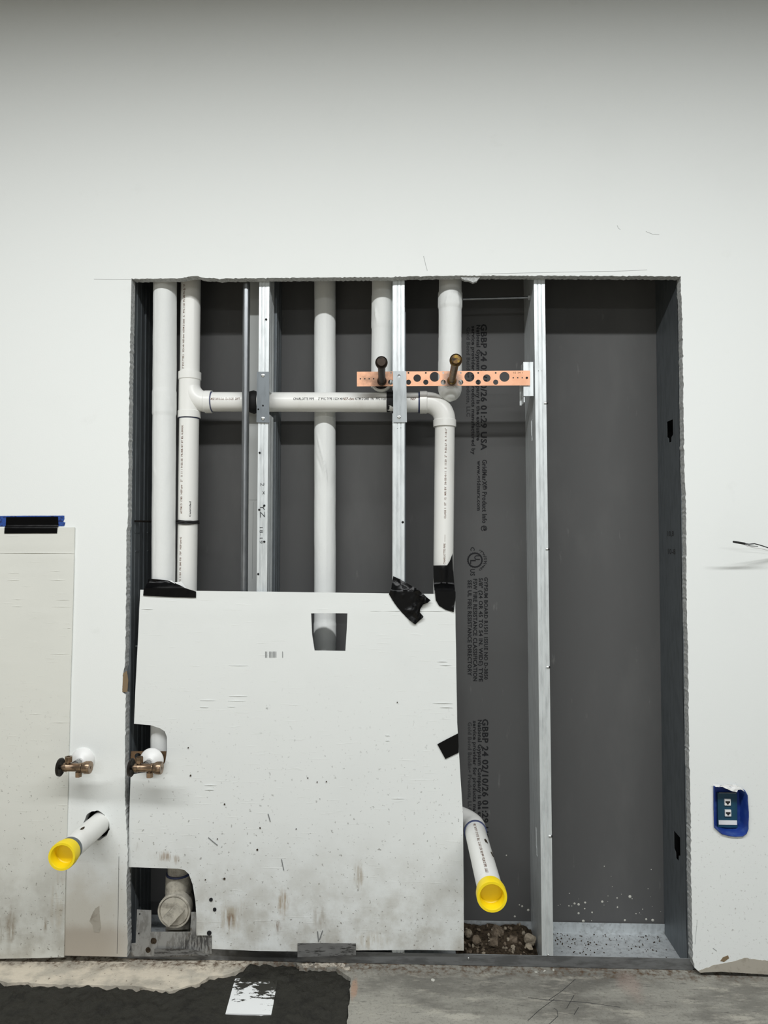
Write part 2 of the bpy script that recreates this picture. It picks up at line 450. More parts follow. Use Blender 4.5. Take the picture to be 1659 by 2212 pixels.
def sheet_mb(outline, holes=(), Y=0.0, th=0.002, spacing=None, yfun=None, map3=None, side=0, mb=None, mi=0):
    v2, tr = triangulate(outline, holes, spacing)
    if map3 is None:
        def map3(x, z, k): return (x, Y + (yfun(x, z) if yfun else 0.0) + th * k, z)
    n = len(v2)
    vs = [map3(x, z, 0) for x, z in v2] + [map3(x, z, 1) for x, z in v2]
    mb = mb or MB()
    cnt = {}
    for t in tr:
        for i in range(3):
            a, b = t[i], t[(i + 1) % 3]
            key = (min(a, b), max(a, b)); cnt.setdefault(key, []).append((a, b))
    k = len(mb.v); mb.v += vs
    for t in tr:
        mb.f.append(tuple(i + k for i in t)); mb.mi.append(mi)
        mb.f.append(tuple(i + k + n for i in reversed(t))); mb.mi.append(mi)
    for key, l in cnt.items():
        if len(l) == 1:
            a, b = l[0]
            mb.f.append((b + k, a + k, a + k + n, b + k + n)); mb.mi.append(side)
    return mb
def circle(cx, cz, r, n=24, ph=0.0):
    return [(cx + r * math.cos(ph + 2 * math.pi * i / n), cz + r * math.sin(ph + 2 * math.pi * i / n)) for i in range(n)]

FONT_CACHE = {}
def text_geo(s, off=0.022):
    """letters as flat triangles: points scaled so that x runs 0..1 and y is in cap heights"""
    if (s, off) in FONT_CACHE: return FONT_CACHE[(s, off)]
    cu = bpy.data.curves.new('lettering', 'FONT'); cu.body = s; cu.size = 1.0; cu.resolution_u = 2
    cu.fill_mode = 'BOTH'; cu.offset = off; cu.space_character = 1.08
    ob = bpy.data.objects.new('lettering', cu); C.objects.link(ob)
    dg = bpy.context.evaluated_depsgraph_get()
    me = bpy.data.meshes.new_from_object(ob.evaluated_get(dg), depsgraph=dg)
    pts = [(v.co.x, v.co.y) for v in me.vertices]; fs = [tuple(p.vertices) for p in me.polygons]
    bpy.data.objects.remove(ob); bpy.data.curves.remove(cu); bpy.data.meshes.remove(me)
    x0 = min(p[0] for p in pts); x1 = max(p[0] for p in pts)
    pts = [((p[0] - x0) / (x1 - x0), p[1] / 0.72) for p in pts]
    FONT_CACHE[(s, off)] = (pts, fs)
    return pts, fs
def text_obj(name, s, fn, mat, parent, off=0.022):
    """fn maps (0..1 along the line, cap heights up) to a place"""
    pts, fs = text_geo(s, off)
    return MB().add([fn(a, b) for a, b in pts], fs).build(name, mat, parent, smooth=0, recalc=False)

# ================================================================== SETTING
def struct(o, label=None):
    o['kind'] = 'structure'
    if label: o['label'] = label
    return o
RX, RY = 3.6, -8.6
# ---- front wall with its cut opening
open_px = [(284, 602), (330, 602), (395, 601), (410, 597), (424, 596), (440, 600), (470, 602), (600, 600.5), (700, 599.5), (850, 598), (980, 595.5), (1100, 595.5),
           (1250, 596), (1400, 596.5), (1470, 597), (1474.5, 720), (1476, 850), (1478, 1000), (1482, 1100), (1483, 1300), (1486, 1400), (1488.5, 1640),
           (1490, 1660), (1492, 1760), (1492.5, 1880), (1495, 1990), (1496.5, 2070), (1500, 2090)]
open_left = [(274.5, 2067), (276, 2040), (273, 1900), (276, 1850), (272, 1760), (270, 1720), (270, 1600), (272, 1500), (264, 1495), (266, 1455), (270, 1440), (271, 1400), (273, 1240),
             (273, 1150), (276, 1130), (278, 940), (280, 800), (282, 700)]
top_ring = densify(WL(open_px, 0), 0.006, 0.0022, 1, closed=False, freq=140)
left_ring = densify(WL(open_left, 0), 0.006, 0.0020, 2, closed=False, freq=120)
zl = left_ring[0][1]; zr = W(1560, 2099, 0)[1]
outer = [(-RX, zl), (-2.0, zl)] + left_ring + top_ring + [W(1512, 2101, 0), W(1560, 2099, 0), W(1700, 2108, 0), (RX, zr), (RX, CEIL), (-RX, CEIL)]
hole_pipe = densify(WL([(180, 1776), (186, 1762), (198, 1753), (212, 1752), (226, 1760), (235, 1775), (237, 1792), (230, 1806), (216, 1815), (203, 1814), (190, 1800)], 0), 0.005, 0.0018, 5)
box_px = [(1541, 1698), (1552, 1698.5), (1565, 1697), (1580, 1699), (1592, 1700), (1606, 1707), (1612, 1718), (1614.5, 1753), (1614, 1788), (1610, 1798), (1602, 1804), (1586, 1805),
          (1571, 1803), (1558, 1799), (1549, 1791), (1542, 1785), (1541, 1740)]
hole_box = WL(box_px, 0)
mb = sheet_mb(outer, [hole_pipe, hole_box], Y=0.0, th=YS, side=1)
for i_, f_ in enumerate(mb.f):      # the unpainted back of the board is brown paper
    if mb.mi[i_] == 0 and all(mb.v[k_][1] > YS * 0.5 for k_ in f_): mb.mi[i_] = 2
wall = struct(mb.build('wall_front', [M['wall'], M['cut'], M['brown_paper']], smooth=0), 'white painted wallboard wall with a large rough-cut opening')
# torn and raw places of the wallboard
def decal(name, px, mat, parent, Y=-0.0006, th=0.0010, amp=0.0, seed=3, step=0.004, label=None):
    pts = WL(px, Y)
    if amp: pts = densify(pts, step, amp, seed, freq=150)
    o = sheet_mb(pts, Y=Y, th=th).build(name, mat, parent, smooth=0)
    if label: o['label'] = label
    return o
decal('torn_paper_patch', [(1512, 2101), (1508, 2097), (1530, 2090), (1545, 2084), (1570, 2080), (1590, 2076), (1608, 2069), (1640, 2074), (1700, 2079), (1700, 2108), (1560, 2099)], M['raw'], wall, amp=0.0015, label='raw grey-brown paper torn bare along the wall bottom')
decal('torn_paper_patch', [(1556, 2076), (1562, 2068), (1573, 2064), (1575, 2070), (1564, 2078)], M['brown_paper'], wall, Y=-0.0008)
decal('bare_scar', [(193, 1990), (200, 1972), (206, 1962), (214, 1957), (216, 1985), (218, 2005), (214, 2015), (203, 2013), (200, 1998)], M['raw'], wall, Y=-0.0008, amp=0.001, label='grey scar in the stained plaster')
decal('brown_scar', [(264, 1495), (266, 1455), (274, 1449), (277, 1470), (275, 1495)], M['brown_paper'], wall, amp=0.0008)
def stroke(name, px, Y, r, mat, parent):
    return MB().tube([P(x, y, Y) for x, y in px], r, 5).build(name, mat, parent, smooth=0)
stroke('saw_line', [(203, 603), (240, 603.5), (285, 604)], -0.0002, 0.0006, M['scuff'], wall)
stroke('scuff_mark', [(1333, 487), (1336, 493), (1340, 496)], -0.0001, 0.0006, M['scuff'], wall)
stroke('scuff_mark', [(1395, 500), (1410, 506), (1424, 507)], -0.0001, 0.0006, M['scuff'], wall)
stroke('scuff_mark', [(915, 553), (919, 570), (923, 585)], -0.0001, 0.0007, M['scuff'], wall)
stroke('saw_line', [(1040, 592), (1200, 588), (1330, 586), (1398, 583)], -0.0001, 0.0006, M['scuff'], wall)
stroke('crack_line', [(257, 1850), (256, 1920), (255, 1980), (253, 2060)], -0.0001, 0.0006, M['ink_grey'], wall)
stroke('scuff_mark', [(1506, 1987), (1504, 2010), (1501, 2040)], -0.0001, 0.0006, M['scuff'], wall)
stroke('scuff_mark', [(1540, 2048), (1548, 2054)], -0.0001, 0.0012, M['scuff'], wall)
# crumb of torn gypsum hanging under the top edge
tp = densify(WL([(992, 597), (1040, 597), (1034, 603), (1030, 609), (1022, 612), (1014, 608), (1004, 607), (998, 604)], 0.012), 0.004, 0.0012, 9, freq=200)
tg = sheet_mb(tp, Y=0.006, th=0.012).build('torn_gypsum_flap', M['cut'], wall, smooth=0)

# ---- rear board with its printing
hz = 0.0
x0, x1 = -RX, RX
mb = MB().box((x0, YB, 0.0), (x1, YB + 0.016, CEIL))
rear = struct(mb.build('wall_rear', M['rear']), 'dark grey gypsum board closing the back of the opening')
YT = YB - 0.0004
def rear_text(s, xa, xb, ya, yb, mat):
    def fn(a, b):
        return P(xa + (xb - xa) * b, ya + (yb - ya) * a, YT)
    return text_obj('printed_line', s, fn, mat, rear, 0.034)
for dy, dx in ((0, 0), (853, 3)):
    rear_text('GBBP 24 02/10/26 01:29 USA', 1039 + dx, 1052 + dx, 700 + dy, 973 + dy, M['ink_dark'])
    rear_text('National Gypsum Company is the exclusive', 1029.5 + dx, 1038 + dx, 702 + dy, 952 + dy, M['ink_dark'])
    rear_text('service provider for products manufactured by', 1019 + dx, 1027 + dx, 704 + dy, 982 + dy, M['ink_dark'])
    rear_text('Gold Bond Building Products, LLC', 1008 + dx, 1016 + dx, 707 + dy, 900 + dy, M['ink_grey'])
rear_text('GridMarX\u00ae Product Info @', 1042, 1052, 993, 1148, M['ink_dark'])
rear_text('www.gridmarx.com', 1031, 1039, 995, 1103, M['ink_dark'])
rear_text('GYPSUM BOARD R1501 ISSUE NO D-3850', 1046, 1054, 1247, 1468, M['ink_dark'])
rear_text('5/8" (24 OR 45 TO 54 IN. WIDE) TYPE', 1034.5, 1043, 1248.5, 1472.5, M['ink_dark'])
rear_text('FSW FIRE RESISTANCE CLASSIFICATION', 1022.5, 1031, 1250.5, 1471.5, M['ink_dark'])
rear_text('SEE UL FIRE RESISTANCE DIRECTORY', 1010.5, 1019, 1253, 1460, M['ink_dark'])
# round certification mark
ring_out = []; ring_in = []
for i in range(44):
    a = 2 * math.pi * i / 44; r = 17.5 if i % 2 else 16.2
    ring_out.append(W(1026 + r * math.cos(a), 1210 + r * math.sin(a), YT))
    ring_in.append(W(1026 + 13.4 * math.cos(a), 1210 + 13.4 * math.sin(a), YT))
sheet_mb(ring_out, [ring_in], Y=YT, th=0.0003).build('printed_ring', M['ink_dark'], rear, smooth=0)
def mark(s, cx, cy, w, h, ang=0.0, mat='ink_dark'):
    """letters reading downward, centred on a pixel"""
    def fn(a, b):
        u = (a - 0.5) * w; v = (b - 0.5) * h
        ca, sa = math.cos(ang), math.sin(ang)
        u, v = u * ca - v * sa, u * sa + v * ca
        return P(cx + v, cy + u, YT)
    text_obj('printed_mark', s, fn, M[mat], rear)
mark('U', 1031, 1204.5, 10, 12); mark('L', 1022, 1214, 9, 12)
mark('C', 1021, 1186, 8, 9); mark('US', 1021, 1236.5, 15, 10)
for i, ch in enumerate('CLASSIFIED'):
    a = -1.02 + 2.04 * i / 9
    cx = 1026 + 23 * math.cos(a); cy = 1210 + 23 * math.sin(a)
    mark(ch, cx, cy, 2.0 if ch == 'I' else 4.2, 6.5, a)
# plaster splashes on the rear board, too many to tell apart
rnd = random.Random(4)
mb = MB()
spl = [(1241, 1952, 3), (1250, 1954, 3.5), (1264, 1950, 3), (1301, 1948, 3.4), (1333, 1940, 2), (1334, 1960, 2), (1361, 1937, 4.2), (1263, 1963, 2.2), (1250, 1973, 3), (1279, 1971, 2.4), (1229, 1957, 2), (1374, 1974, 1.8),
       (1128, 1958, 3), (1141, 1966, 3.5), (1122, 1955, 2), (1112, 1980, 3), (1094, 1848, 2), (1260, 1990, 4), (1350, 1988, 3), (1410, 1988, 4), (1396, 1986, 3), (1230, 1930, 1.6)]
for i in range(22):
    spl.append((rnd.uniform(1195, 1428), 1990 - abs(rnd.gauss(0, 60)), rnd.uniform(0.6, 1.5)))
for (px, py, r) in spl:
    c = P(px, py, YT); rr = r * 0.0012
    mb.lathe((c.x, YB, c.z), (rnd.uniform(-.1, .1), -1, rnd.uniform(-.1, .1)), [(0, rr), (rr * 0.25, rr * 0.75), (rr * 0.35, 0)], 7)
tag(mb.build('plaster_splashes', M['splash'], rear, smooth=60), 'pale plaster drips spattered low on the grey board', kind='stuff')

# ---- floor with the mud-filled trench
mud_px = [(-420, 2118), (0, 2118), (16, 2123), (60, 2122), (115, 2126), (190, 2128), (250, 2128), (310, 2132), (340, 2138), (365, 2142), (395, 2133), (430, 2124), (452, 2109), (480, 2108), (515, 2096), (540, 2082),
          (560, 2078), (600, 2080), (640, 2078), (646, 2092), (690, 2091), (725, 2092), (742, 2103), (758, 2112), (756, 2150), (752, 2180), (750, 2212), (748, 2330), (700, 2420), (200, 2440), (-500, 2420)]
mud_out = densify([G(x, y) for x, y in mud_px], 0.012, 0.004, 11, freq=60)
fl_out = [(-RX, RY), (RX, RY), (RX, YB), (-RX, YB)]
def fl_map(x, y, k): return (x, y, 0.0 - 0.05 * k)
mb = sheet_mb(fl_out, [mud_out], map3=fl_map, side=0)
floor = struct(mb.build('floor', M['concrete'], smooth=0), 'stained grey concrete floor slab')
pit = MB().box((-2.2, -0.9, -0.06), (0.6, 0.1, -0.05)).build('trench_base', M['dirt'], floor, smooth=0)
def mud_map(x, y, k):
    z = -0.008 + 0.006 * noise.noise((x * 14, y * 22, 1)) + 0.007 * noise.noise((x * 45, y * 55, 2)) + 0.005 * noise.noise((x * 130, y * 130, 3))
    c = G(540, 2155)
    d = math.hypot((x - c[0]) / 0.14, (y - c[1]) / 0.10)
    if d < 1: z = min(z, -0.004 - 0.012 * (1 - d) ** 0.5)
    return (x, y, z if k == 0 else -0.05)
mb = sheet_mb([( (x * 0.997 + mud_out[0][0] * 0.0), y) for x, y in mud_out], spacing=0.007, map3=mud_map)
mud = mb.build('wet_mud', M['mud'], smooth=180)
tag(mud, 'dark wet mortar filling the trench in the floor', 'mud', kind='stuff')

# ---- room beyond the frame (it bounces the lamp light)
struct(MB().box((-RX, RY, CEIL), (RX, YB, CEIL + 0.05)).build('ceiling', M['ceiling_dark']), 'dark grey ceiling')
struct(MB().box((-RX - 0.05, RY, 0), (-RX, YB, CEIL)).build('wall_left', M['room_dark']), 'dark grey side wall')
struct(MB().box((RX, RY, 0), (RX + 0.05, YB, CEIL)).build('wall_right', M['room_dark']), 'dark grey side wall')
struct(MB().box((-RX, RY - 0.05, 0), (RX, RY, CEIL)).build('wall_back', M['room_dark']), 'dark grey wall behind the viewer')

# ================================================================== STEEL FRAMING
def offset_profile(pts, t):
    out = []
    for i, p in enumerate(pts):
        p = Vector(p); a = Vector(pts[max(0, i - 1)]); b = Vector(pts[min(len(pts) - 1, i + 1)])
        d1 = (p - a).normalized() if i > 0 else (b - p).normalized()
        d2 = (b - p).normalized() if i < len(pts) - 1 else d1
        n1 = Vector((-d1.y, d1.x)); n2 = Vector((-d2.y, d2.x)); n = n1 + n2
        n = n.normalized() if n.length > 1e-6 else n1
        k = t / max(0.4, n.dot(n1))
        out.append(tuple(p + n * k))
    return out
def extrude_profile(mb, prof, z0, z1, lean=0.0, zref=0.0, t=0.0011):
    """folded sheet: profile in plan, run from z0 to z1, leaning lean metres per metre"""
    pr = list(prof) + list(reversed(offset_profile(prof, t)))
    n = len(pr); vs = []
    for z in (z0, z1):
        for (x, y) in pr: vs.append((x + lean * (z - zref), y, z))
    fs = [(i, (i + 1) % n, n + (i + 1) % n, n + i) for i in range(n)]
    h = len(prof)
    for i in range(h - 1):
        fs.append((i, i + 1, n - 2 - i, n - 1 - i)); fs.append((n + i, n + i + 1, n + n - 2 - i, n + n - 1 - i))
    mb.add(vs, fs)
def ribbed(a, b, axis, at, depth, pos, w):
    """points from a to b along one axis with shallow grooves; at = other coordinate"""
    pts = [a]; s = 1 if b > a else -1
    for p in pos:
        c = a + (b - a) * p
        for (d, q) in ((-w, 0), (-w * 0.4, depth), (w * 0.4, depth), (w, 0)):
            pts.append((c + s * d, q))
    pts.append(b)
    out = []
    for p in pts:
        v, q = p if isinstance(p, tuple) else (p, 0)
        out.append((v, at + q) if axis == 'x' else (at + q, v))
    return out
def c_stud(xw, xo, y0, y1, frib=0.0012, wrib=0.0015, lip=0.008):
    """web at xw, open towards xo; plan profile"""
    s = 1 if xo > xw else -1
    pr = [(xo, y0 + lip)]
    pr += ribbed(xo, xw, 'x', y0, frib, (0.30, 0.62), 0.0022)
    pr += [(x, y) for x, y in ribbed(y0, y1, 'y', xw, s * wrib, (0.2, 0.34, 0.66, 0.8), 0.003)][0:]
    pr += [(xo, y1), (xo, y1 - lip)]
    return pr
def lean_of(pa, pb, Y):
    a = P(*pa, Y); b = P(*pb, Y)
    return a.x, a.z, (b.x - a.x) / (b.z - a.z)
ZT = CEIL
def screw(parent, px, py, Y, r=0.0035, mat='screw', head=True, axis=(0, -1, 0)):
    c = P(px, py, Y)
    return MB().lathe(c, axis, [(0, r), (0.0012, r), (0.0022, r * 0.6), (0.0022, r * 0.45), (0.001, r * 0.3), (0.001, 0)], 12).build('screw', M[mat], parent, smooth=40)

zn0 = zpx(893, YS, 568); zn1 = zpx(843, YS, 568)
# stud beside the conduit, notched for the crossing pipe, with a second stud behind it
xa, za, ln = lean_of((560, 615), (554.5, 1270), YS)
wd = W(582, 615, YS)[0] - W(560, 615, YS)[0]
mb = MB()
for z0, z1 in ((0.003, zn0), (zn1, ZT)):
    extrude_profile(mb, c_stud(xa + wd, xa, YS, YS + 0.080), z0, z1, ln, za)
stud1 = tag(mb.build('wall_stud', M['galv'], smooth=0), 'galvanised steel stud with marker scribbles between the conduit and the wide pipe bay', 'stud', 'upright steel studs')
for i, (px, py) in enumerate([(575, 690), (571, 1092), (560, 1101), (571, 1170), (558, 1240), (561, 978)]):
    screw(stud1, px, py, YS - 0.0005, 0.0032, 'black_screw')
mb = MB()
extrude_profile(mb, c_stud(xa + wd + 0.005, xa + 0.005, YS + 0.098, YB - 0.001), 0.003, ZT, ln, za)
tag(mb.build('wall_stud', M['galv_dark'], smooth=0), 'shaded ribbed steel stud standing directly behind the scribbled stud', 'stud', 'upright steel studs')
def stud_text(s, xa_, xb_, ya, yb):
    text_obj('marker_scribble', s, lambda a, b: P(xa_ + (xb_ - xa_) * b, ya + (yb - ya) * a, YS - 0.0006), M['ink_dark'], stud1, -0.012)
stud_text('2', 563, 571, 1043, 1050); stud_text('x', 567, 574, 1060, 1069); stud_text('YZ', 562, 573, 1090, 1118); stud_text('18-19', 561, 568, 1139, 1174)
# pale filler strip beside it
mb = MB(); Yf = 0.135
p = [W(540.5, 604, Yf), W(560.5, 604, Yf), W(555.5, 1270, Yf), W(535.5, 1270, Yf)]
def ext_line(a, b, z):  # run a line of the strip on to height z
    t = (z - a[1]) / (b[1] - a[1]); return (a[0] + (b[0] - a[0]) * t, z)
strip = [ext_line(p[0], p[3], ZT - 0.01), ext_line(p[1], p[2], ZT - 0.01), ext_line(p[1], p[2], 0.003), ext_line(p[0], p[3], 0.003)]
fs_ = sheet_mb(strip, Y=Yf, th=0.012).build('filler_strip', M['filler'], smooth=0)
tag(fs_, 'pale grey board strip between the conduit and the scribbled stud', 'strip')
stroke('pencil_line', [(538, 1080), (556, 1080)], Yf - 0.0002, 0.0004, M['pencil'], fs_)
stroke('pencil_line', [(547, 1084), (546, 1150), (545, 1250)], Yf - 0.0002, 0.0003, M['pencil'], fs_)
# middle stud
xa, za, ln = lean_of((850, 615), (849.5, 1250), YS)
wd = W(873, 615, YS)[0] - W(850, 615, YS)[0]
mb = MB()
for z0, z1 in ((0.003, zpx(893, YS, 860)), (zpx(843, YS, 860), ZT)):
    extrude_profile(mb, c_stud(xa, xa + wd, YS, YS + 0.088), z0, z1, ln, za)
stud2 = tag(mb.build('wall_stud', M['galv'], smooth=0), 'bright galvanised stud passing behind the copper bracket bar', 'stud', 'upright steel studs')
screw(stud2, 870, 1128, YS - 0.0008, 0.0036, 'black_screw')
stroke('edge_crease', [(849.5, 925), (860, 925.5), (871, 923)], YS - 0.0002, 0.0006, M['ink_grey'], stud2)
mb = MB(); extrude_profile(mb, c_stud(xa + wd + 0.004, xa + 0.004, YS + 0.098, YB - 0.001), 0.003, ZT, ln, za)
tag(mb.build('wall_stud', M['galv_dark'], smooth=0), 'shaded steel stud edge just showing behind the copper bar stud', 'stud', 'upright steel studs')
# full-depth stud between the two right bays, with cut-outs in its web
xa, za, ln = lean_of((1153, 610), (1169.6, 1990), YS)
wd = W(1176, 610, YS)[0] - W(1153, 610, YS)[0]
mb = MB()
pr = [(xa + wd, YS + 0.008)] + ribbed(xa + wd, xa, 'x', YS, 0.0012, (0.32, 0.66), 0.0022)
extrude_profile(mb, pr, 0.003, ZT, ln, za)
extrude_profile(mb, [(xa, YB - 0.0015), (xa + wd, YB - 0.0015), (xa + wd, YB - 0.009)], 0.003, ZT, ln, za)
def keyhole(yc, zt, zb, w=0.036):
    zm = zb + (zt - zb) * 0.30
    return [(yc - w / 2, zt), (yc - w / 2, zm), (yc - w * 0.24, zm - 0.006), (yc - w * 0.20, zb), (yc + w * 0.20, zb), (yc + w * 0.24, zm - 0.006), (yc + w / 2, zm), (yc + w / 2, zt)]
def web_map(y, z, k): return (xa + ln * (z - za) + 0.0011 * k, y, z)
kh = [keyhole(0.088, zpx(907, 0.09, 1148), zpx(952, 0.09, 1148)), keyhole(0.088, zpx(1790, 0.09, 1157), zpx(1848, 0.09, 1157))]
sheet_mb([(YS, 0.003), (YB - 0.0015, 0.003), (YB - 0.0015, ZT), (YS, ZT)], kh, map3=web_map, mb=mb)
stud3 = tag(mb.build('wall_stud', M['galv'], smooth=0), 'full-height bright steel stud dividing the printed bay from the empty bay', 'stud', 'upright steel studs')
for h in kh:
    zs_ = [p_[1] for p_ in h]
    tb = MB().box((xa + ln * (zs_[0] - za) + 0.002, 0.088 - 0.013, min(zs_)), (xa + ln * (zs_[0] - za) + 0.006, 0.088 + 0.013, max(zs_)))
    tb.build('bright_slot_tab', M['galv'], stud3, smooth=0)  # added tab stands in for the bright strip of light in the keyhole
for px, py in ((1180, 871), (1183.5, 1186), (1185, 1441), (1190, 1806)):
    c = P(px, py, YS); c.x -= 0.006
    o = MB().lathe(c, (1, -0.1, 0), [(0, 0.0042), (0.006, 0.0042), (0.006, 0.0030)], 12).lathe(c, (1, -0.1, 0), [(0.0055, 0.0032), (0.010, 0.0034), (0.011, 0.002), (0.011, 0)], 12, mi=1).build('screw_tip', [M['screw'], M['black_screw']], stud3, smooth=40)
stroke('pencil_tick', [(1152.5, 629), (1158, 629)], YS - 0.0004, 0.0009, M['ink_grey'], stud3)
stroke('pencil_tick', [(1158, 801), (1171, 801)], YS - 0.0002, 0.0006, M['ink_grey'], stud3)
# short clip block screwed to it under the copper bar
ca = P(1130.5, 782, YS + 0.002); cb = P(1152.5, 869, YS + 0.002)
mb = MB(); extrude_profile(mb, [(ca.x, YS + 0.045)] + ribbed(ca.x, cb.x, 'x', YS + 0.002, 0.0015, (0.58,), 0.002) + [(cb.x, YS + 0.045)], zpx(855, YS, 1140), ca.z)
extrude_profile(mb, [(ca.x - 0.004, YS + 0.05), (ca.x + 0.002, YS + 0.05)], cb.z, ca.z - 0.02)
mb.box((ca.x + 0.001, YS + 0.006, cb.z + 0.001), (ca.x + 0.004, YS + 0.044, zpx(855, YS, 1140)))
tag(mb.build('backing_clip', M['galv'], smooth=0), 'short bright steel channel clip behind the end of the copper bar', 'clip')
# jamb stud right: one wide web with two dark keyholes
xa, za, ln = lean_of((1464, 700), (1484, 2050), YS)
def jamb_map(y, z, k): return (xa + ln * (z - za) + 0.0011 * k, y, z)
kh = [keyhole(YS + 0.075, zpx(908, 0.1, 1445), zpx(955, 0.1, 1445), 0.05), keyhole(YS + 0.065, zpx(1800, 0.1, 1458), zpx(1855, 0.1, 1458), 0.05)]
mb = sheet_mb([(YS, 0.003), (YB - 0.001, 0.003), (YB - 0.001, ZT), (YS, ZT)], kh, map3=jamb_map)
extrude_profile(mb, [(xa, YS), (xa + 0.032, YS), (xa + 0.032, YS + 0.008)], 0.003, ZT, ln, za)
jam = tag(mb.build('jamb_stud', M['galv_dark'], smooth=0), 'wide dark steel stud lining the empty bay beside the wall with the outlet', 'stud', 'upright steel studs')
text_obj('marker_scribble', '10,8', lambda a, b: (xa + ln * (zpx(1152, 0.1, 1440) - za) - 0.0005, 0.135 - 0.05 * a, zpx(1158, 0.1, 1440) + 0.016 * b), M['ink_grey'], jam)
text_obj('marker_scribble', '10-8', lambda a, b: (xa + ln * (zpx(1190, 0.1, 1440) - za) - 0.0005, 0.135 - 0.06 * a, zpx(1197, 0.1, 1440) + 0.016 * b), M['ink_grey'], jam)
XR = xa; LNR = ln; ZAR = za
void = struct(MB().box((xa + 0.06, YS + 0.002, 0.0), (xa + 0.07, YB - 0.002, CEIL)).build('cavity_shade_panel', M['void_shade']))  # thin dark panel stands for the unlit space behind the keyholes
# jamb studs left: two ribbed webs with a dark gap
xa, za, ln = lean_of((289, 700), (277, 1900), YS)
for k, (y0, y1, lb) in enumerate(((YS, YS + 0.080, 'dark ribbed steel stud at the opening edge, nearer of the pair beside the wrapped pipe'),
                                  (YS + 0.100, YB - 0.001, 'dark ribbed steel stud against the rear board beside the wrapped pipe'))):
    mb = MB()
    pr = [(xa - 0.03, y1)] + ribbed(y1, y0, 'y', xa, -0.0016, (0.3, 0.72), 0.004) + [(xa - 0.03, y0)]
    extrude_profile(mb, pr, 0.003, ZT, ln, za)
    o = tag(mb.build('jamb_stud', M['galv_dark'], smooth=0), lb, 'stud', 'upright steel studs')
    for (zz, w_) in ((zpx(1150, 0.1, 300), 0.018), (zpx(1190, 0.1, 300), 0.014)):
        xx = xa + ln * (zz - za)
        MB().obox((xx + 0.0015, (y0 + y1) / 2, zz), (0.0015, 0, 0), (0, w_, 0), (0, 0, 0.0016)).build('punched_rib', M['galv_dark'], o, smooth=0)
XL = xa; LNL = ln; ZAL = za
# bottom track
mb = MB()
tx0 = XL - 0.02; tx1 = W(1496, 2075, YS)[0]
y0 = YS - 0.0015; zl_ = 0.033
prof = [(y0, zl_), (y0, 0.0015), (YB - 0.003, 0.0015), (YB - 0.003, zl_)]
pr2 = prof + [(y - (0.0012 if i == 3 else -0.0012), z + (0.0012 if i in (1, 2) else 0)) for i, (y, z) in reversed(list(enumerate(prof)))]
vs = [(x, y, z) for x in (tx0, tx1) for (y, z) in pr2]; n = len(pr2)
mb.add(vs, [(i, (i + 1) % n, n + (i + 1) % n, n + i) for i in range(1, n)] + [(0, 1, 6, 7), (1, 2, 5, 6), (2, 3, 4, 5), (8, 9, 14, 15), (9, 10, 13, 14), (10, 11, 12, 13)])
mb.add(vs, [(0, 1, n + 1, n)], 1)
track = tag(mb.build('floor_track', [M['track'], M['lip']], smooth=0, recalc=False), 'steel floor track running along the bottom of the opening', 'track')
for px, py in ((1184, 2063), (872, 2058), (1012, 2070)):
    screw(track, px, py, y0 - 0.0003, 0.003)
# crumbs scattered on the track, past counting
mb = MB(); rnd = random.Random(8)
for i in range(150):
    x = W(1200, 2030, 0.1)[0] + rnd.random() ** 1.2 * (W(1445, 2030, 0.1)[0] - W(1200, 2030, 0.1)[0]); y = YB - 0.012 - abs(rnd.gauss(0, 0.06))
    if y < YS + 0.008: continue
    r = rnd.uniform(0.0008, 0.0026)
    mb.lathe((x, y, 0.0028), (0, 0, 1), [(0, r), (r * 0.8, r * 0.8), (r * 1.2, 0)], 5, ref=(math.cos(i), math.sin(i), 0))
tag(mb.build('dirt_crumbs', M['dirt'], smooth=0), 'dark dirt crumbs scattered over the track in the empty bay', 'dirt', kind='stuff')

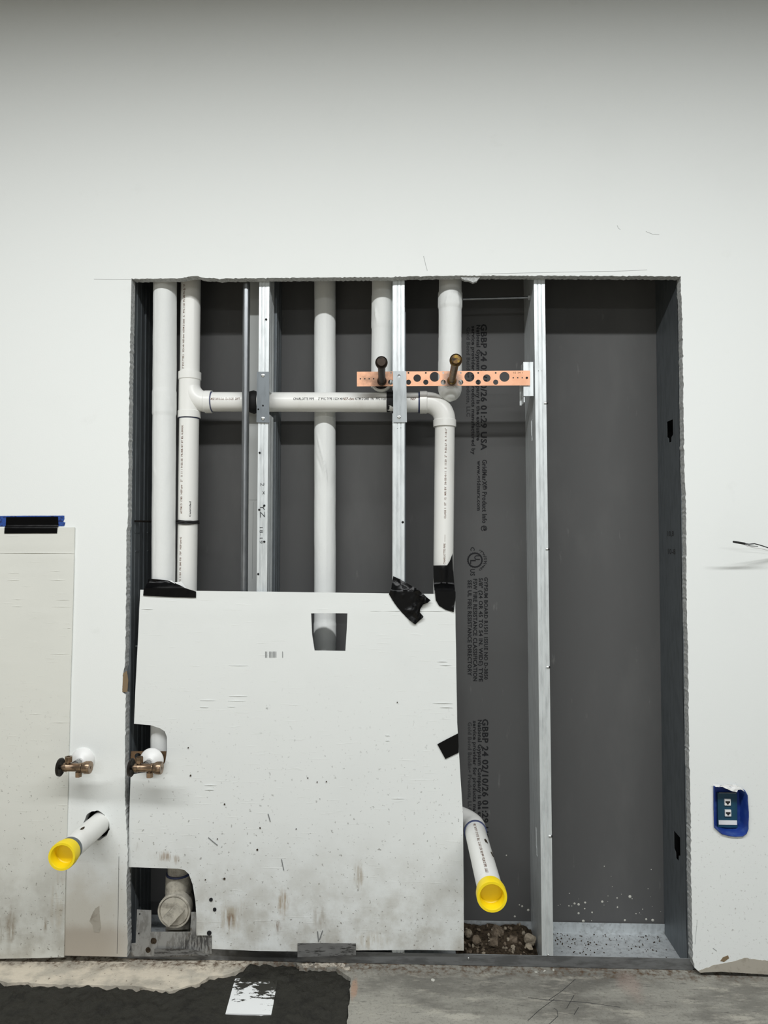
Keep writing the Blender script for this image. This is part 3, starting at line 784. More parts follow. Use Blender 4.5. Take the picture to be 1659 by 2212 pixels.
# ================================================================== PIPES
def line_pts(a, b, n):
    a = Vector(a); b = Vector(b); return [a + (b - a) * (i / n) for i in range(n + 1)]
def axis_at(pa, pb, Y, z):
    """point at height z on the line through two pixels at depth Y"""
    a = P(*pa, Y); b = P(*pb, Y); t = (z - a.z) / (b.z - a.z)
    return Vector((a.x + (b.x - a.x) * t, Y, z))
def jacket(name, pa, pb, Y, r, ztop, zbot, steps, seed, label, folds=(), dome=None, seam=0.6, seg=72):
    """insulation-wrapped upright pipe: steps = [(z, radius change below it)]"""
    top = axis_at(pa, pb, Y, ztop); bot = axis_at(pa, pb, Y, zbot)
    n = int((ztop - zbot) / 0.006)
    path = line_pts(top, bot, n)
    def rf(p, a, L, rr):
        q = Vector((math.cos(a) * 1.2, math.sin(a) * 1.2, p.z * 9 + seed * 11))
        d = 0.0007 * noise.noise(q) + 0.0004 * noise.noise(q * 3.1)
        for (z, dr) in steps:
            if p.z < z + 0.0015 * noise.noise((a * 2, seed, z)): d += dr
        # lap seam running up the jacket
        aa = (a + math.pi) % (2 * math.pi) - math.pi
        if 0 < aa - seam < 0.5: d += 0.0009 * (1 - (aa - seam) / 0.5)
        for (z0, a0, z1, a1, h, w) in folds:
            t = (p.z - z0) / (z1 - z0)
            if -0.1 <= t <= 1.1:
                ac = a0 + (a1 - a0) * t ** 1.5 if t > 0 else a0
                x = (aa - ac) / w
                d += h * math.exp(-x * x) * math.exp(-((t - 0.5) / 0.45) ** 4) * (1 if x < 0 else 0.35)
        if dome and p.z < dome:
            t = min(1.0, (dome - p.z) / (dome - zbot)); return max(0.002, (rr + d) * math.sqrt(max(0.0, 1 - t * t)))
        return rr + d
    mb = MB().tube(path, r, seg, True, rf)
    o = mb.build(name, M['jacket'], smooth=50)
    return tag(o, label, 'pipe', 'insulated pipes in the opening')
zz = lambda py, Y, px: zpx(py, Y, px)
# 1 leftmost, wrapped
p1 = jacket('insulated_pipe', (356.5, 620), (353, 1250), 0.068, 0.0350, ZT - 0.01, zz(1648, 0.072, 350), [(zz(845, 0.07, 355), 0.0010), (zz(897, 0.07, 355), -0.0016)], 1,
            'white wrapped pipe beside the dark ribbed studs, leftmost of the pipes', folds=((zz(880, .07, 340), -0.9, zz(860, .07, 340), -0.6, 0.002, 0.2), (zz(1035, .07, 360), 0.5, zz(1010, .07, 360), 0.7, 0.0015, 0.15)), dome=zz(1625, 0.072, 350))
# 2 behind the crossing pipe
p2 = jacket('insulated_pipe', (702, 640), (702, 1250), 0.163, 0.0335, ZT - 0.01, zz(1760, 0.163, 702), [(zz(1345, 0.163, 700), 0.0012), (zz(1385, .163, 700), -0.001)], 2,
            'white wrapped pipe passing behind the crossing white drain pipe', folds=((zz(1045, .163, 700), -0.25, zz(940, .163, 715), 0.75, 0.0042, 0.10), (zz(1030, .163, 700), 0.2, zz(985, .163, 715), 0.9, -0.0025, 0.14)), seam=-0.3)
def mouth(parent, px, py, Y, r, rim):
    c = P(px, py, Y)
    MB().lathe(c, (0, -1, 0), [(-0.020, r + rim), (-0.002, r + rim), (0.001, r + rim * 0.7), (0.001, r), (-0.004, r - 0.001)], 36).build('jacket_rim', M['jacket'], parent, smooth=40)
    return MB().lathe(c, (0, -1, 0), [(-0.003, 0.0), (-0.003, r), (-0.008, r), (-0.008, 0.0)], 36).build('dark_end_disc', M['rubber'], parent, smooth=30)  # black disc stands in for the shade inside the jacket end
# 3 ends behind the copper bar, sooty stub
p3 = jacket('insulated_pipe', (827, 640), (825, 830), 0.104, 0.0335, ZT - 0.01, zz(838, 0.104, 825), [(zz(709, 0.104, 826), -0.0014), (zz(640, .104, 826), 0.0008)], 3,
            'short white wrapped pipe ending behind the sooty stub', folds=((zz(705, .1, 845), 0.55, zz(668, .1, 845), 0.8, 0.004, 0.18),), seam=1.2)
mouth(p3, 823.5, 821, 0.068, 0.0275, 0.006)
p4 = jacket('insulated_pipe', (972.5, 660), (972, 820), 0.085, 0.0345, ZT - 0.01, zz(868, 0.085, 972), [(zz(667, 0.085, 972), -0.0022), (zz(632, .085, 972), 0.0022), (zz(730, .085, 972), 0.0006), (zz(782, .085, 972), 0.0008)], 4,
            'white wrapped pipe ending behind the brassy stub, nearest the threaded rod', folds=((zz(670, .085, 990), 0.5, zz(640, .085, 985), 0.2, 0.003, 0.2), (zz(668, .085, 960), -0.7, zz(635, .085, 960), -0.4, 0.003, 0.2)), dome=zz(838, 0.085, 972), seam=1.3)
mouth(p4, 973, 824, 0.050, 0.0185, 0.004)

# ---- white drain piping: stack, tee, crossing run, elbow, drop
RP = 0.0301; YD = 0.098
drain = empty('drain_piping', Vector((axis_at((412, 640), (404, 1250), YD, 0).x, YD, 0.0)))
tag(drain, 'white plastic drain pipe stack with side branch crossing the studs and elbow', 'pipe')
zt_t, zt_b = zz(805, YD, 408), zz(903, YD, 408)
A = lambda z: axis_at((412, 640), (404, 1250), YD, z)
def run(path, parent, name='pipe', r=RP, mat='pvc'):
    return MB().tube(path, r, 48).build(name, M[mat], parent, smooth=40)
up = run(line_pts(A(ZT - 0.01), A(zt_t - 0.005), 4), drain)
dn = run(line_pts(A(zt_b + 0.005), A(zz(1840, YD, 396)), 4), drain)
# tee
yb = 868
mb = MB().tube([A(zt_t), A(zt_b)], RP + 0.0025, 48, True)
def hub(mb, c, ax, L, r0=RP + 0.0005, r1=RP + 0.0048):
    mb.lathe(c, ax, [(0, r0), (0, r1), (L, r1), (L + 0.003, r1 - 0.003), (L + 0.003, r0)], 48)
tee = MB(); tee.tube([A(zt_t), A(zt_b)], RP + 0.0025, 48, True)
# swept branch
cb_ = P(450, yb, YD); zc = cb_.z; R_ = 0.055
ctr = Vector((A(zc).x + R_, YD, zc + R_))
arc = [ctr + Vector((-math.cos(a) * R_, 0, -math.sin(a) * R_)) for a in [math.pi / 2 * i / 14 for i in range(15)]]
arc.append(P(446, yb, YD) * 1.0)
tee.tube(arc, RP + 0.0022, 40, True)
teeo = tee.build('tee', M['pvc'], drain, smooth=40)
for c, ax, L in ((A(zt_t), (0, 0, -1), 0.022), (A(zt_b), (0, 0, 1), 0.020)):
    hb = MB(); hub(hb, c, ax, L); hb.build('hub', M['pvc'], teeo, smooth=35)
c = P(458, yb, YD); hb = MB(); hub(hb, c, (-1, 0, 0), 0.020); hb.build('hub', M['pvc'], teeo, smooth=35)
MB().tube([P(457.5, yb, YD), P(460, yb, YD)], RP + 0.0013, 48).build('primer_band', M['primer'], teeo, smooth=35)
MB().tube([A(zt_b) , A(zt_b - 0.003)], RP + 0.0012, 48).build('primer_band', M['primer'], teeo, smooth=35)
# crossing run
xr = run(line_pts(P(452, yb, YD), P(915, 869.5, YD), 6), drain)
for x0_, x1_ in ((539, 558), (835.5, 852)):
    MB().tube([P(x0_, yb + 0.5, YD), P((x0_ + x1_) / 2, yb + 0.5, YD), P(x1_, yb + 0.5, YD)], [RP + 0.001, RP + (0.006 if x0_ < 600 else 0.0015), RP + 0.001], 30,
              rfun=(lambda p, a, L, r: r + 0.002 * noise.noise((p.x * 60, math.cos(a) * 2.2, math.sin(a) * 2.2)))).build('tape_wrap', M['rubber'], drain, smooth=60)
# elbow
e0 = P(920, 869.5, YD); e1 = P(960.5, 909, YD); Re = 0.055
cen = Vector((e1.x - Re, YD, e0.z - Re))
arc = [P(915, 869.5, YD)] + [cen + Vector((math.sin(a) * Re, 0, math.cos(a) * Re)) for a in [math.pi / 2 * i / 16 for i in range(17)]] + [Vector((e1.x, YD, e1.z - 0.004))]
el = MB().tube(arc, RP + 0.0024, 44).build('elbow', M['pvc'], drain, smooth=40)
hb = MB(); hub(hb, P(907, 869.3, YD), (1, 0, 0), 0.020); hb.build('hub', M['pvc'], el, smooth=35)
bz = zz(922, YD, 960)
hb = MB(); hub(hb, (e1.x, YD, bz), (0, 0, 1), 0.020); hb.build('hub', M['pvc'], el, smooth=35)
MB().tube([P(903.5, 869.3, YD), P(907, 869.3, YD)], RP + 0.0013, 48).build('primer_band', M['primer'], el, smooth=35)
D = lambda z: axis_at((960.8, 930), (958, 1200), YD, z)
dp = run(line_pts(D(bz + 0.004), D(zz(1700, YD, 955)), 4), drain)
# printing on the pipes
def print_up(s, fn_axis, za_, zb_, ang, h, mat, parent):
    """reads upward from za_ to zb_ on an upright pipe; ang = angle from the viewer side towards +x"""
    def fn(a, b):
        z = za_ + (zb_ - za_) * a; c = fn_axis(z); th = ang - (b - 0.5) * h / RP
        return (c.x + math.sin(th) * (RP + 0.0003), c.y - math.cos(th) * (RP + 0.0003), z)
    text_obj('pipe_print', s, fn, M[mat], parent)
print_up('8   2" PVC TYPE I   SCH 40  NSF-dwv  ASTM D 2665   S.   PVC 1120  PR 280 PSI @ 73F', A, zz(803, YD - .03, 401), zz(613, YD - .03, 403), -0.42, 0.0065, 'ink', up)
print_up('ASTM D 1785  NSF-pw   2"   II 11 1 9-55-55  FR MR BY ST ES. 0.00HX', A, zz(1110, YD - .03, 396), zz(918, YD - .03, 400), -0.42, 0.0068, 'ink', dn)
print_up('PVC 1120  PR 280 PSI  73F  NSF-pw-G', A, zz(1262, YD - .03, 394), zz(1160, YD - .03, 396), -0.44, 0.0065, 'ink', dn)
print_up('Cantidad', A, zz(1116, YD - .03, 417), zz(1083, YD - .03, 419), 0.5, 0.0055, 'ink_dark', dn)
print_up('CLASS 1  ST  12  MR BY  56-55-0-11  S  1120  2"  9-55-27  R  7-18-2"', D, zz(1120, YD - .03, 962), zz(925, YD - .03, 964), 0.06, 0.0055, 'ink', dp)
print_up('CHARLOTTE PIPE  --------', D, zz(1219, YD - .03, 960), zz(1155, YD - .03, 961), 0.04, 0.0055, 'ink', dp)
def print_along(s, xa_, xb_, ang, h, mat, parent):
    def fn(a, b):
        c = P(xa_ + (xb_ - xa_) * a, yb + 0.6, YD); th = ang + (b - 0.5) * h / RP
        return (c.x, c.y - math.cos(th) * (RP + 0.0003), c.z + math.sin(th) * (RP + 0.0003))
    text_obj('pipe_print', s, fn, M[mat], parent)
print_along('MSE 38 U.S.A. 12-15-25  20FT', 461, 523, 0.16, 0.0075, 'ink', xr)
print_along('CHARLOTTE PIPE', 637, 681, 0.16, 0.0078, 'ink_grey', xr)
print_along('2" PVC TYPE I SCH 40', 690, 742, 0.16, 0.0078, 'ink_grey', xr)
print_along('NSF-dwv', 743, 767, 0.16, 0.0085, 'ink', xr)
print_along('ASTM D 2665  19s   PVC 1120', 768, 834, 0.16, 0.0078, 'ink_grey', xr)
print_along('NSF', 887, 898, 0.16, 0.0085, 'ink', xr)
# ---- black tie round the stack
tz = zz(1129, YD, 405); ac = A(tz)
mb = MB()
for dz, rr in ((0.004, RP + 0.0022), (-0.002, RP + 0.0026), (0.001, RP + 0.003)):
    pts = [(ac.x + math.sin(t) * rr, ac.y - math.cos(t) * rr, tz + dz + 0.002 * math.sin(t * 2 + dz * 900)) for t in [2 * math.pi * i / 32 for i in range(33)]]
    mb.tube(pts, 0.0028, 8)
tie = tag(mb.build('tie_wire', M['rubber'], smooth=60), 'black rubber tie wound round the printed drain stack', 'tie')
zx = zz(1127, 0.125, 300)
tag(MB().tube([(XL + LNL * (zx - ZAL) + 0.004, 0.045, zx), (XL + 0.03, 0.10, zx), (P(335, 1127, 0.125).x + 0.02, 0.132, zx)], 0.0030, 10).build('brace_rod', M['dark_metal'], smooth=40), 'thin dark rod crossing the ribbed studs behind the leftmost pipe, upper one', 'rod', 'thin rods in the side of the opening')
zx = zz(1397, 0.05, 290)
tag(MB().tube([(XL + LNL * (zx - ZAL) + 0.004, 0.06, zx), (XL + 0.05, 0.055, zx)], 0.0028, 10).build('brace_rod', M['galv_dark'], smooth=40), 'thin pale rod stub in the narrow gap left of the big white sheet', 'rod', 'thin rods in the side of the opening')
# ---- conduit
Yc = 0.046; ka = (532, 650); kb = (527.5, 1200)
tag(MB().tube(line_pts(axis_at(ka, kb, Yc, zz(612, Yc, 532) + 0.5), axis_at(ka, kb, Yc, zz(1500, Yc, 527)), 3), 0.0105, 24).build('steel_conduit', M['conduit'], smooth=60), 'slim grey steel conduit crossing in front of the horizontal drain pipe', 'conduit')
# ---- nail plates over the notches
def plate(px4, label, screws, hole=None):
    Y = YS - 0.0055
    hs = [circle(*W(hole[0], hole[1], Y), 0.0045, 18)] if hole else []
    o = sheet_mb(WL(px4, Y), hs, Y=Y, th=0.0016).build('nail_plate', M['galv_dark'] if not hole else M['galv_mid'], smooth=0)
    tag(o, label, 'plate', 'nail plates on the studs')
    for s_ in screws: screw(o, s_[0], s_[1], Y, 0.0052)
    return o
pl1 = plate([(555, 803), (581.5, 803), (581.5, 913), (554, 912)], 'dull steel nail plate on the scribbled stud over the crossing pipe', [(568, 811), (568, 904)])
for px, py in ((568, 876), (558, 884)): screw(pl1, px, py, YS - 0.0056, 0.0025, 'black_screw')
plate([(849, 801.5), (877.5, 801.5), (879, 912), (849.5, 912)], 'pale steel nail plate overlapping the copper bracket bar', [(862, 901)], hole=(862, 812))
# ---- copper bracket bar
Yk = YS - 0.0025; sc = (Yk - CAM.y) / F
hs = []
for x in (778.7, 788, 797.5, 807): hs.append((x, 818.2, 1.7))
for x in (844.6, 882.3, 919.8, 957.5, 995.2, 1033, 1070.8): hs.append((x, 805.5, 2.0))
for x in (843.8, 882.4, 919.8, 957.5, 995.2, 1033, 1070.8): hs.append((x, 825.6, 5.6))
for x in (901.2, 1051.6): hs.append((x, 816.8, 8.2))
for x in (863.5, 939, 1014, 1089.8): hs.append((x, 814.0, 10.8))
for x in (1108.8, 1118.4, 1128): hs.append((x, 816, 1.7))
holes = [circle(*W(x, y, Yk), r * sc, 10 if r < 3 else 28) for x, y, r in hs]
bar = sheet_mb(WL([(771, 803), (1145, 800.5), (1145, 832.5), (771, 834.5)], Yk), holes, Y=Yk, th=0.0016).build('copper_bracket_bar', M['copper'], smooth=0)
tag(bar, 'flat copper bracket bar punched with round holes across two studs', 'bracket')
screw(bar, 1138, 816, Yk - 0.0003, 0.0032, 'black_screw')
text_obj('stamped_mark', '1/2  3/4  1', lambda a, b: P(1109 + 20 * a, 806.5 - 3.5 * b, Yk - 0.0003), M['dark_copper'], bar)
# ---- copper stubs through the bar
def stub(px, py, ex, ey, kk, mat, label, tip):
    b = P(px, py, YS - 0.002); t_ = (CAM.y + (b.y - CAM.y) / kk)
    e = P(ex, ey, t_)
    d = (e - b).normalized(); b0 = b - d * 0.07
    L = (e - b0).length
    root = empty('copper_stub', b); tag(root, label, 'pipe', 'capped copper stubs')
    MB().lathe(b0, d, [(0, 0.0), (0, 0.0102), (L - 0.02, 0.0102), (L - 0.02, 0.0)], 28).build('tube', M[mat], root, smooth=40)
    MB().lathe(b, d, [(-0.002, 0.0102), (-0.002, 0.0140), (0.008, 0.0136), (0.013, 0.0122), (0.016, 0.0104)], 28).build('collar', M[mat], root, smooth=40)
    MB().lathe(e, d, [(-0.030, 0.0103), (-0.030, 0.0118), (-0.010, 0.0122), (-0.008, 0.0155), (0.004, 0.0165), (0.010, 0.0160), (0.012, 0.0150)], 32).build('cap', M[mat], root, smooth=40)
    MB().lathe(e, d, [(0.009, 0.0152), (0.011, 0.0122), (0.016, 0.0118), (0.017, 0.011), (0.0172, 0.0)], 32).build('cap_face', M[tip], root, smooth=40)
stub(825, 823, 824, 784, 1.125, 'soot', 'soot-blackened copper stub poking through the copper bar', 'soot')
stub(976, 822, 984.5, 779, 1.14, 'tarnish', 'tarnished brassy copper stub poking through the copper bar', 'tarnish')
# ---- threaded rod
ra = P(1000, 646.5, 0.10); rb = P(1152, 642.5, 0.10)
n = 150; pts = line_pts(ra, rb, n)
rod = tag(MB().tube(pts, 0.0038, 12, rfun=lambda p, a, L, r: r + 0.0004 * math.sin(L * 2 * math.pi / 0.0028 + a)).build('threaded_rod', M['conduit'], smooth=60), 'thin threaded steel rod high between wrapped pipe and stud', 'rod')
d = (rb - ra).normalized()
MB().lathe(P(1140, 642.8, 0.10), d, [(0, 0.003), (0, 0.0078), (0.007, 0.0078), (0.007, 0.003)], 6).build('nut', M['screw'], rod, smooth=0)
MB().lathe(P(1146.5, 642.6, 0.10), d, [(0, 0.003), (0, 0.0105), (0.0015, 0.0105), (0.0015, 0.003)], 16).build('washer', M['screw'], rod, smooth=0)

# ================================================================== SHEETS AND TAPES
YP = 0.011
bpx = [(303, 1274), (420, 1276.5), (560, 1278), (700, 1280), (850, 1282), (983, 1284), (985, 1400), (987.5, 1560), (993, 1650), (1000, 1760), (1001.5, 1900), (1002, 2053.5),
       (900, 2052), (770, 2053), (640, 2055.5), (560, 2054), (458, 2049.5), (458, 2020.5), (424, 2020.5), (424.5, 1985), (422, 1945), (416, 1910), (408, 1888), (398, 1879), (385, 1876.5), (340, 1875), (278.5, 1873),
       (279, 1780), (282, 1674), (346, 1664), (357, 1645), (361, 1620), (360.5, 1592), (356, 1580), (345, 1573), (325, 1566.5), (289.5, 1563.5), (292, 1500), (298, 1380)]
win = WL([(672, 1325), (700, 1324.5), (750.5, 1325), (749, 1360), (746, 1406.5), (679.5, 1405.5), (674, 1370)], YP)
def by(x, z):
    zt_ = zpx(1320, YP)
    b = -0.0012 * math.exp(-((z - zt_) / 0.010) ** 2)
    return b + 0.0010 * noise.noise((x * 3, z * 3, 5))
bo = densify(WL(bpx, YP), 0.03, 0.0003, 21, freq=40)
sheet = sheet_mb(bo, [win], Y=YP, th=0.0045, spacing=(0.06, 0.012), yfun=by).build('white_sheet', M['board'], smooth=60)
tag(sheet, 'large white protective sheet taped over the lower opening, splashed with dirt', 'sheet')
text_obj('printed_mark', '|| ||||||    |', lambda a, b: P(573 + 38 * a, 1417 - 10 * b, YP - 0.0022), M['pencil'], sheet)
for px, py, r in ((456, 1943, 4), (464, 1964, 4), (452, 2015, 5), (444, 1900, 1.4), (485, 1898, 2.4), (640, 1790, 1.2), (556, 1835, 2), (562, 1788, 1.6), (705, 1688, 1.2), (685, 1689, 1.3), (485, 1737, 1.5), (470, 1812, 1.2), (665, 1680, 1.2), (412, 1675, 1.6), (407, 1615, 1.5), (858, 1517, 1.2)):
    sheet_mb(densify(circle(*W(px, py, YP), r * 0.00132, 14), 0.002, 0.0008, px, freq=300), Y=YP - 0.0024, th=0.002).build('mud_fleck', M['ink_dark'] if r > 3 else M['dirt'], sheet, smooth=0)
for a_ in ([(450, 1809), (460, 1818), (470, 1826)], [(579, 1758), (584, 1775)], [(608, 1856), (613, 1880)], [(686, 2012), (688, 2034)], [(690, 2030), (697, 2010)]):
    stroke('scratch', a_, YP - 0.0014, 0.0012, M['pencil'], sheet)
# cream sheet on the wall left of the opening
YQ = -0.0050
lpx = [(-330, 1143), (-100, 1141.5), (161, 1139), (160, 1193), (156, 1350), (152, 1480), (149, 1600), (146, 1720), (143, 1830), (140, 1950), (138, 2068), (60, 2070), (-100, 2072), (-340, 2075)]
def ly(x, z):
    zf = zpx(1193, YQ); b = 0.0
    b += 0.0016 * math.exp(-((z - zf) / 0.004) ** 2)
    xe = W(150, 1400, 0)[0]
    b += -0.0007 * max(0, 1 - (xe - x) / 0.03) * max(0.0, noise.noise((1, z * 55, 3))) - 0.0009 * max(0, noise.noise((x * 7, z * 60, 8)) - 0.25) * 2
    return b
def crease(parent, px0, px1, py, Y, r=0.0009):
    MB().tube([P(px0, py, Y + 0.0004), P((px0 + px1) / 2, py - 0.3, Y), P(px1, py + 0.3, Y + 0.0004)], [r * 0.3, r, r * 0.3], 6).build('crease', parent.data.materials[0], parent, smooth=60)
for a_ in ((432, 465, 1513), (432, 450, 1528), (495, 534, 1504), (492, 530, 1514), (491, 508, 1527), (441, 468, 1696), (442, 462, 1706), (846, 874, 1725), (944, 966, 1429), (950, 975, 1437), (935, 978, 1519), (950, 978, 1528), (832, 842, 1589), (832, 842, 1600), (800, 975, 1320), (305, 330, 1316), (494, 535, 1438)):
    crease(sheet, *a_, YP - 0.0016)
ls = sheet_mb(densify(WL(lpx, YQ), 0.02, 0.0003, 31), Y=YQ, th=0.0040, spacing=(0.03, 0.006), yfun=ly).build('cream_sheet', M['board_left'], smooth=60)
tag(ls, 'cream protective sheet hung on the wall under blue and black tape', 'sheet')

for a_ in ((112, 155, 1311), (108, 150, 1413), (12, 42, 1239), (16, 42, 1253), (108, 140, 1253), (108, 130, 1234), (24, 50, 1295), (25, 48, 1310), (120, 150, 1296), (140, 154, 1347), (145, 154, 1357), (110, 150, 1561), (62, 90, 1543), (128, 148, 1663), (125, 148, 1740), (130, 147, 1700), (0, 160, 1195)):
    crease(ls, *a_, YQ - 0.0006)
def tape(name, px, yfun, mat, label, th=0.0006, spacing=0.006, cat='tape', amp=0.0, seed=1, Yref=YP):
    pts = densify(WL(px, Yref), 0.005, amp, seed, freq=120)
    o = sheet_mb(pts, Y=0.0, th=th, spacing=spacing, yfun=yfun).build(name, mat, smooth=50)
    return tag(o, label, cat)
def crumple(x, z, a, s, f=40):
    n1 = noise.noise((x * f, z * f, s)); n2 = noise.noise((x * f * 2.2, z * f * 2.2, s + 4))
    return a * (1 - 2 * abs(n1)) + 0.4 * a * (1 - 2 * abs(n2))
bl = tape('blue_tape', [(-60, 1116), (0, 1114.5), (70, 1114), (139, 1114), (139.5, 1121), (137, 1127), (141.5, 1129), (139, 1136.5), (70, 1137), (0, 1137.5), (-60, 1138)], lambda x, z: -0.0012, M['blue_tape'], 'blue painter tape strip on the wall above the cream sheet', amp=0.0003, Yref=0)
tape('black_tape', [(14, 1117), (126, 1116), (127, 1137), (125.5, 1152), (12, 1152.5), (13, 1136)], lambda x, z: -0.0075 + 0.0055 * (1 if z > zpx(1139, 0, 70) + 0.004 else max(0, (z - zpx(1139, 0, 70)) / 0.004)) + crumple(x, z, 0.0003, 2, 20), M['tape'], 'black tape strip joining the cream sheet to the blue tape', Yref=0, cat='tape', spacing=0.004)
z1_ = zpx(1272, YP, 360); z0_ = zpx(1258, YP, 360)
t2 = tape('black_tape', [(316, 1251), (330, 1251.5), (345, 1253), (358, 1254.5), (372, 1259), (385, 1264), (400, 1270), (424, 1277.5), (424, 1291), (380, 1290), (345, 1288.5), (310, 1286.5), (311, 1275)],
     lambda x, z: min((0.0075 if z < z1_ else 0.0075 + min(1, (z - z1_) / (z0_ - z1_)) * 0.018) + crumple(x, z, 0.0028 if z > z1_ else 0.0004, 3), 0.0080 if z < z1_ + 0.004 else 0.030), M['tape'], 'black tape folded over the top corner of the white sheet at the two left pipes', spacing=0.004)
decal('torn_backing', [(362, 1253), (371, 1254), (380, 1262), (372, 1258)], M['white_paper'], t2, Y=0.024)
decal('torn_backing', [(376, 1258), (392, 1256), (403, 1271), (388, 1265)], M['white_paper'], t2, Y=0.024)
def tape_mid(x, z):
    v = 0.006 + 0.016 * max(0, min(1, (z - zpx(1275, YP, 880)) / 0.03)) - 0.010 * max(0, min(1, (x - W(880, 1290, YP)[0]) / 0.05)) + crumple(x, z, 0.0055, 7, 32)
    return min(v, 0.0080 if z < zpx(1276, YP, 880) else 0.026)
def tape_drop(x, z):
    v = 0.006 + 0.056 * max(0, min(1, (z - zpx(1290, YP, 960)) / 0.04)) + (0.3 * (x - D(1.2).x) ** 2 / RP if z > zpx(1270, YP, 960) else 0) + crumple(x, z, 0.004 if z < zpx(1262, YP, 960) else 0.0008, 9, 34)
    return min(v, 0.0080 if z < zpx(1277, YP, 960) else 0.064)
tape('black_tape', [(849, 1245), (862, 1251), (875, 1258), (890, 1266), (903, 1273), (916, 1284), (930, 1296.5), (924, 1301), (914, 1305), (908, 1314), (907, 1322), (915, 1332), (905, 1341), (897, 1348.5), (884, 1339), (870, 1325), (858, 1311), (848, 1297), (840, 1283), (845, 1272), (847, 1258)],
     tape_mid, M['tape'], 'crumpled black tape hanging off the bright stud onto the white sheet', spacing=0.004, amp=0.0006)
tape('black_tape', [(937.5, 1223), (968, 1222.5), (974, 1213), (980, 1196), (981, 1230), (984, 1265), (984, 1290), (980, 1322), (962, 1317), (948, 1308), (941, 1296), (939, 1275), (937.5, 1250)],
     tape_drop, M['tape'], 'wrinkled black tape wrapped from the dropping drain pipe onto the sheet corner', spacing=0.004)
tape('black_tape', [(944.5, 1607), (965, 1596), (989.5, 1583.5), (991, 1625), (962, 1639)], lambda x, z: 0.0078 + crumple(x, z, 0.0002, 5), M['tape'], 'small slanted black tape on the edge of the white sheet beside the printed board')
tape('grey_tape', [(643, 2036.5), (700, 2036), (769, 2037), (769, 2062), (705, 2064), (643, 2066.5)], lambda x, z: 0.0070 + crumple(x, z, 0.0012, 6), M['grey_tape'], 'dirty grey tape across the bottom edge of the white sheet')

# ================================================================== WASTE ARMS, VALVES, CLEANOUT
def cap_prof(r):
    return [(-0.036, r + 0.0005), (-0.036, r + 0.0030), (-0.022, r + 0.0034), (-0.020, r + 0.0056), (-0.004, r + 0.0056), (0.0, r + 0.0045), (0.0, r - 0.0010), (-0.003, r - 0.0032), (-0.028, r - 0.0040), (-0.030, r - 0.006), (-0.030, 0.0)]
# left arm out of the wall
ea = P(133, 1851, -0.235); ba = Vector(P(219, 1775, 0.02))
d = (ea - ba).normalized()
arm = empty('waste_arm', ba); tag(arm, 'white drain pipe with yellow cap sticking out of the wall beside the cream sheet', 'pipe', 'capped drain arms')
ap = MB().lathe(ba - d * 0.03, d, [(0, 0.0), (0, RP), ((ea - ba).length + 0.03 - 0.032, RP), ((ea - ba).length + 0.03 - 0.032, 0.0)], 48).build('pipe', M['pvc'], arm, smooth=40)
MB().lathe(ea, d, cap_prof(RP), 56).build('cap', M['yellow'], arm, smooth=35)
MB().lathe(ea - d * 0.054, d, [(0, RP), (0, RP + 0.0006), (0.014, RP + 0.0006), (0.014, RP)], 48).build('grey_band', M['galv_dark'], arm, smooth=35)
def splat(parent, base, dr, L, ang, rad, seed):
    side = dr.cross(Vector((0, 0, 1))).normalized(); upv = side.cross(dr).normalized()
    pts = densify(circle(0, 0, rad, 14), 0.003, rad * 0.35, seed, freq=200)
    v2, tr = triangulate(pts)
    vs = []
    for (a, b) in v2:
        th = ang + b * 0.6 / RP
        vs.append(base + dr * (L + a * 1.5) + (side * math.sin(th) + upv * math.cos(th)) * (RP + 0.0004))
    MB().add(vs, tr).build('mud_spot', M['dirt'], parent, smooth=0)
splat(arm, ba, d, 0.14, -0.1, 0.008, 3)
# right arm from behind the sheet
eb = P(1063, 1938, -0.375); bb = Vector(P(1025, 1790, 0.055)); d2 = (eb - bb).normalized()
arm2 = empty('waste_arm', bb); tag(arm2, 'white printed drain pipe with yellow cap projecting over the rubble', 'pipe', 'capped drain arms')
L2 = (eb - bb).length
ap2 = MB().lathe(bb, d2, [(0, 0.0), (0, RP), (L2 - 0.032, RP), (L2 - 0.032, 0.0)], 48).build('pipe', M['pvc'], arm2, smooth=40)
MB().lathe(eb, d2, cap_prof(RP), 56).build('cap', M['yellow'], arm2, smooth=35)
Rl = 0.058
ec = bb - d2 * 0.004
left = Vector((-1, 0, 0.25)).normalized()
arc = [ec + d2 * 0.03] + [ec + (-d2) * (Rl * math.sin(t)) + left * (Rl * (1 - math.cos(t))) for t in [math.pi / 2 * i / 14 for i in range(15)]]
arc.append(arc[-1] + left * 0.05)
elb = MB().tube(arc, RP + 0.003, 44).build('elbow', M['pvc'], arm2, smooth=40)
MB().lathe(ec + d2 * 0.030, d2, [(-0.002, RP), (-0.002, RP + 0.0034), (0.003, RP + 0.0030), (0.003, RP)], 48).build('primer_band', M['primer'], arm2, smooth=35)
sd = d2.cross(Vector((0, 0, 1))).normalized(); uv_ = sd.cross(d2).normalized()
def arm_print(s, l0, l1, ang, h):
    def fn(a, b):
        th = ang - (b - 0.5) * h / RP * -1
        return bb + d2 * (l0 + (l1 - l0) * a) + (sd * math.sin(th) + uv_ * math.cos(th)) * (RP + 0.0004)
    text_obj('pipe_print', s, fn, M['ink'], ap2)
arm_print('MSE  38 U.S.A. 12-15-25  20FT   2" PVC-1120  NSF-dwv  ASTM D 2665  TYPE I', 0.045, L2 - 0.06, 0.15, 0.0065)
splat(arm2, bb, d2, 0.16, -0.55, 0.009, 5); splat(arm2, bb, d2, 0.23, -0.95, 0.009, 7)

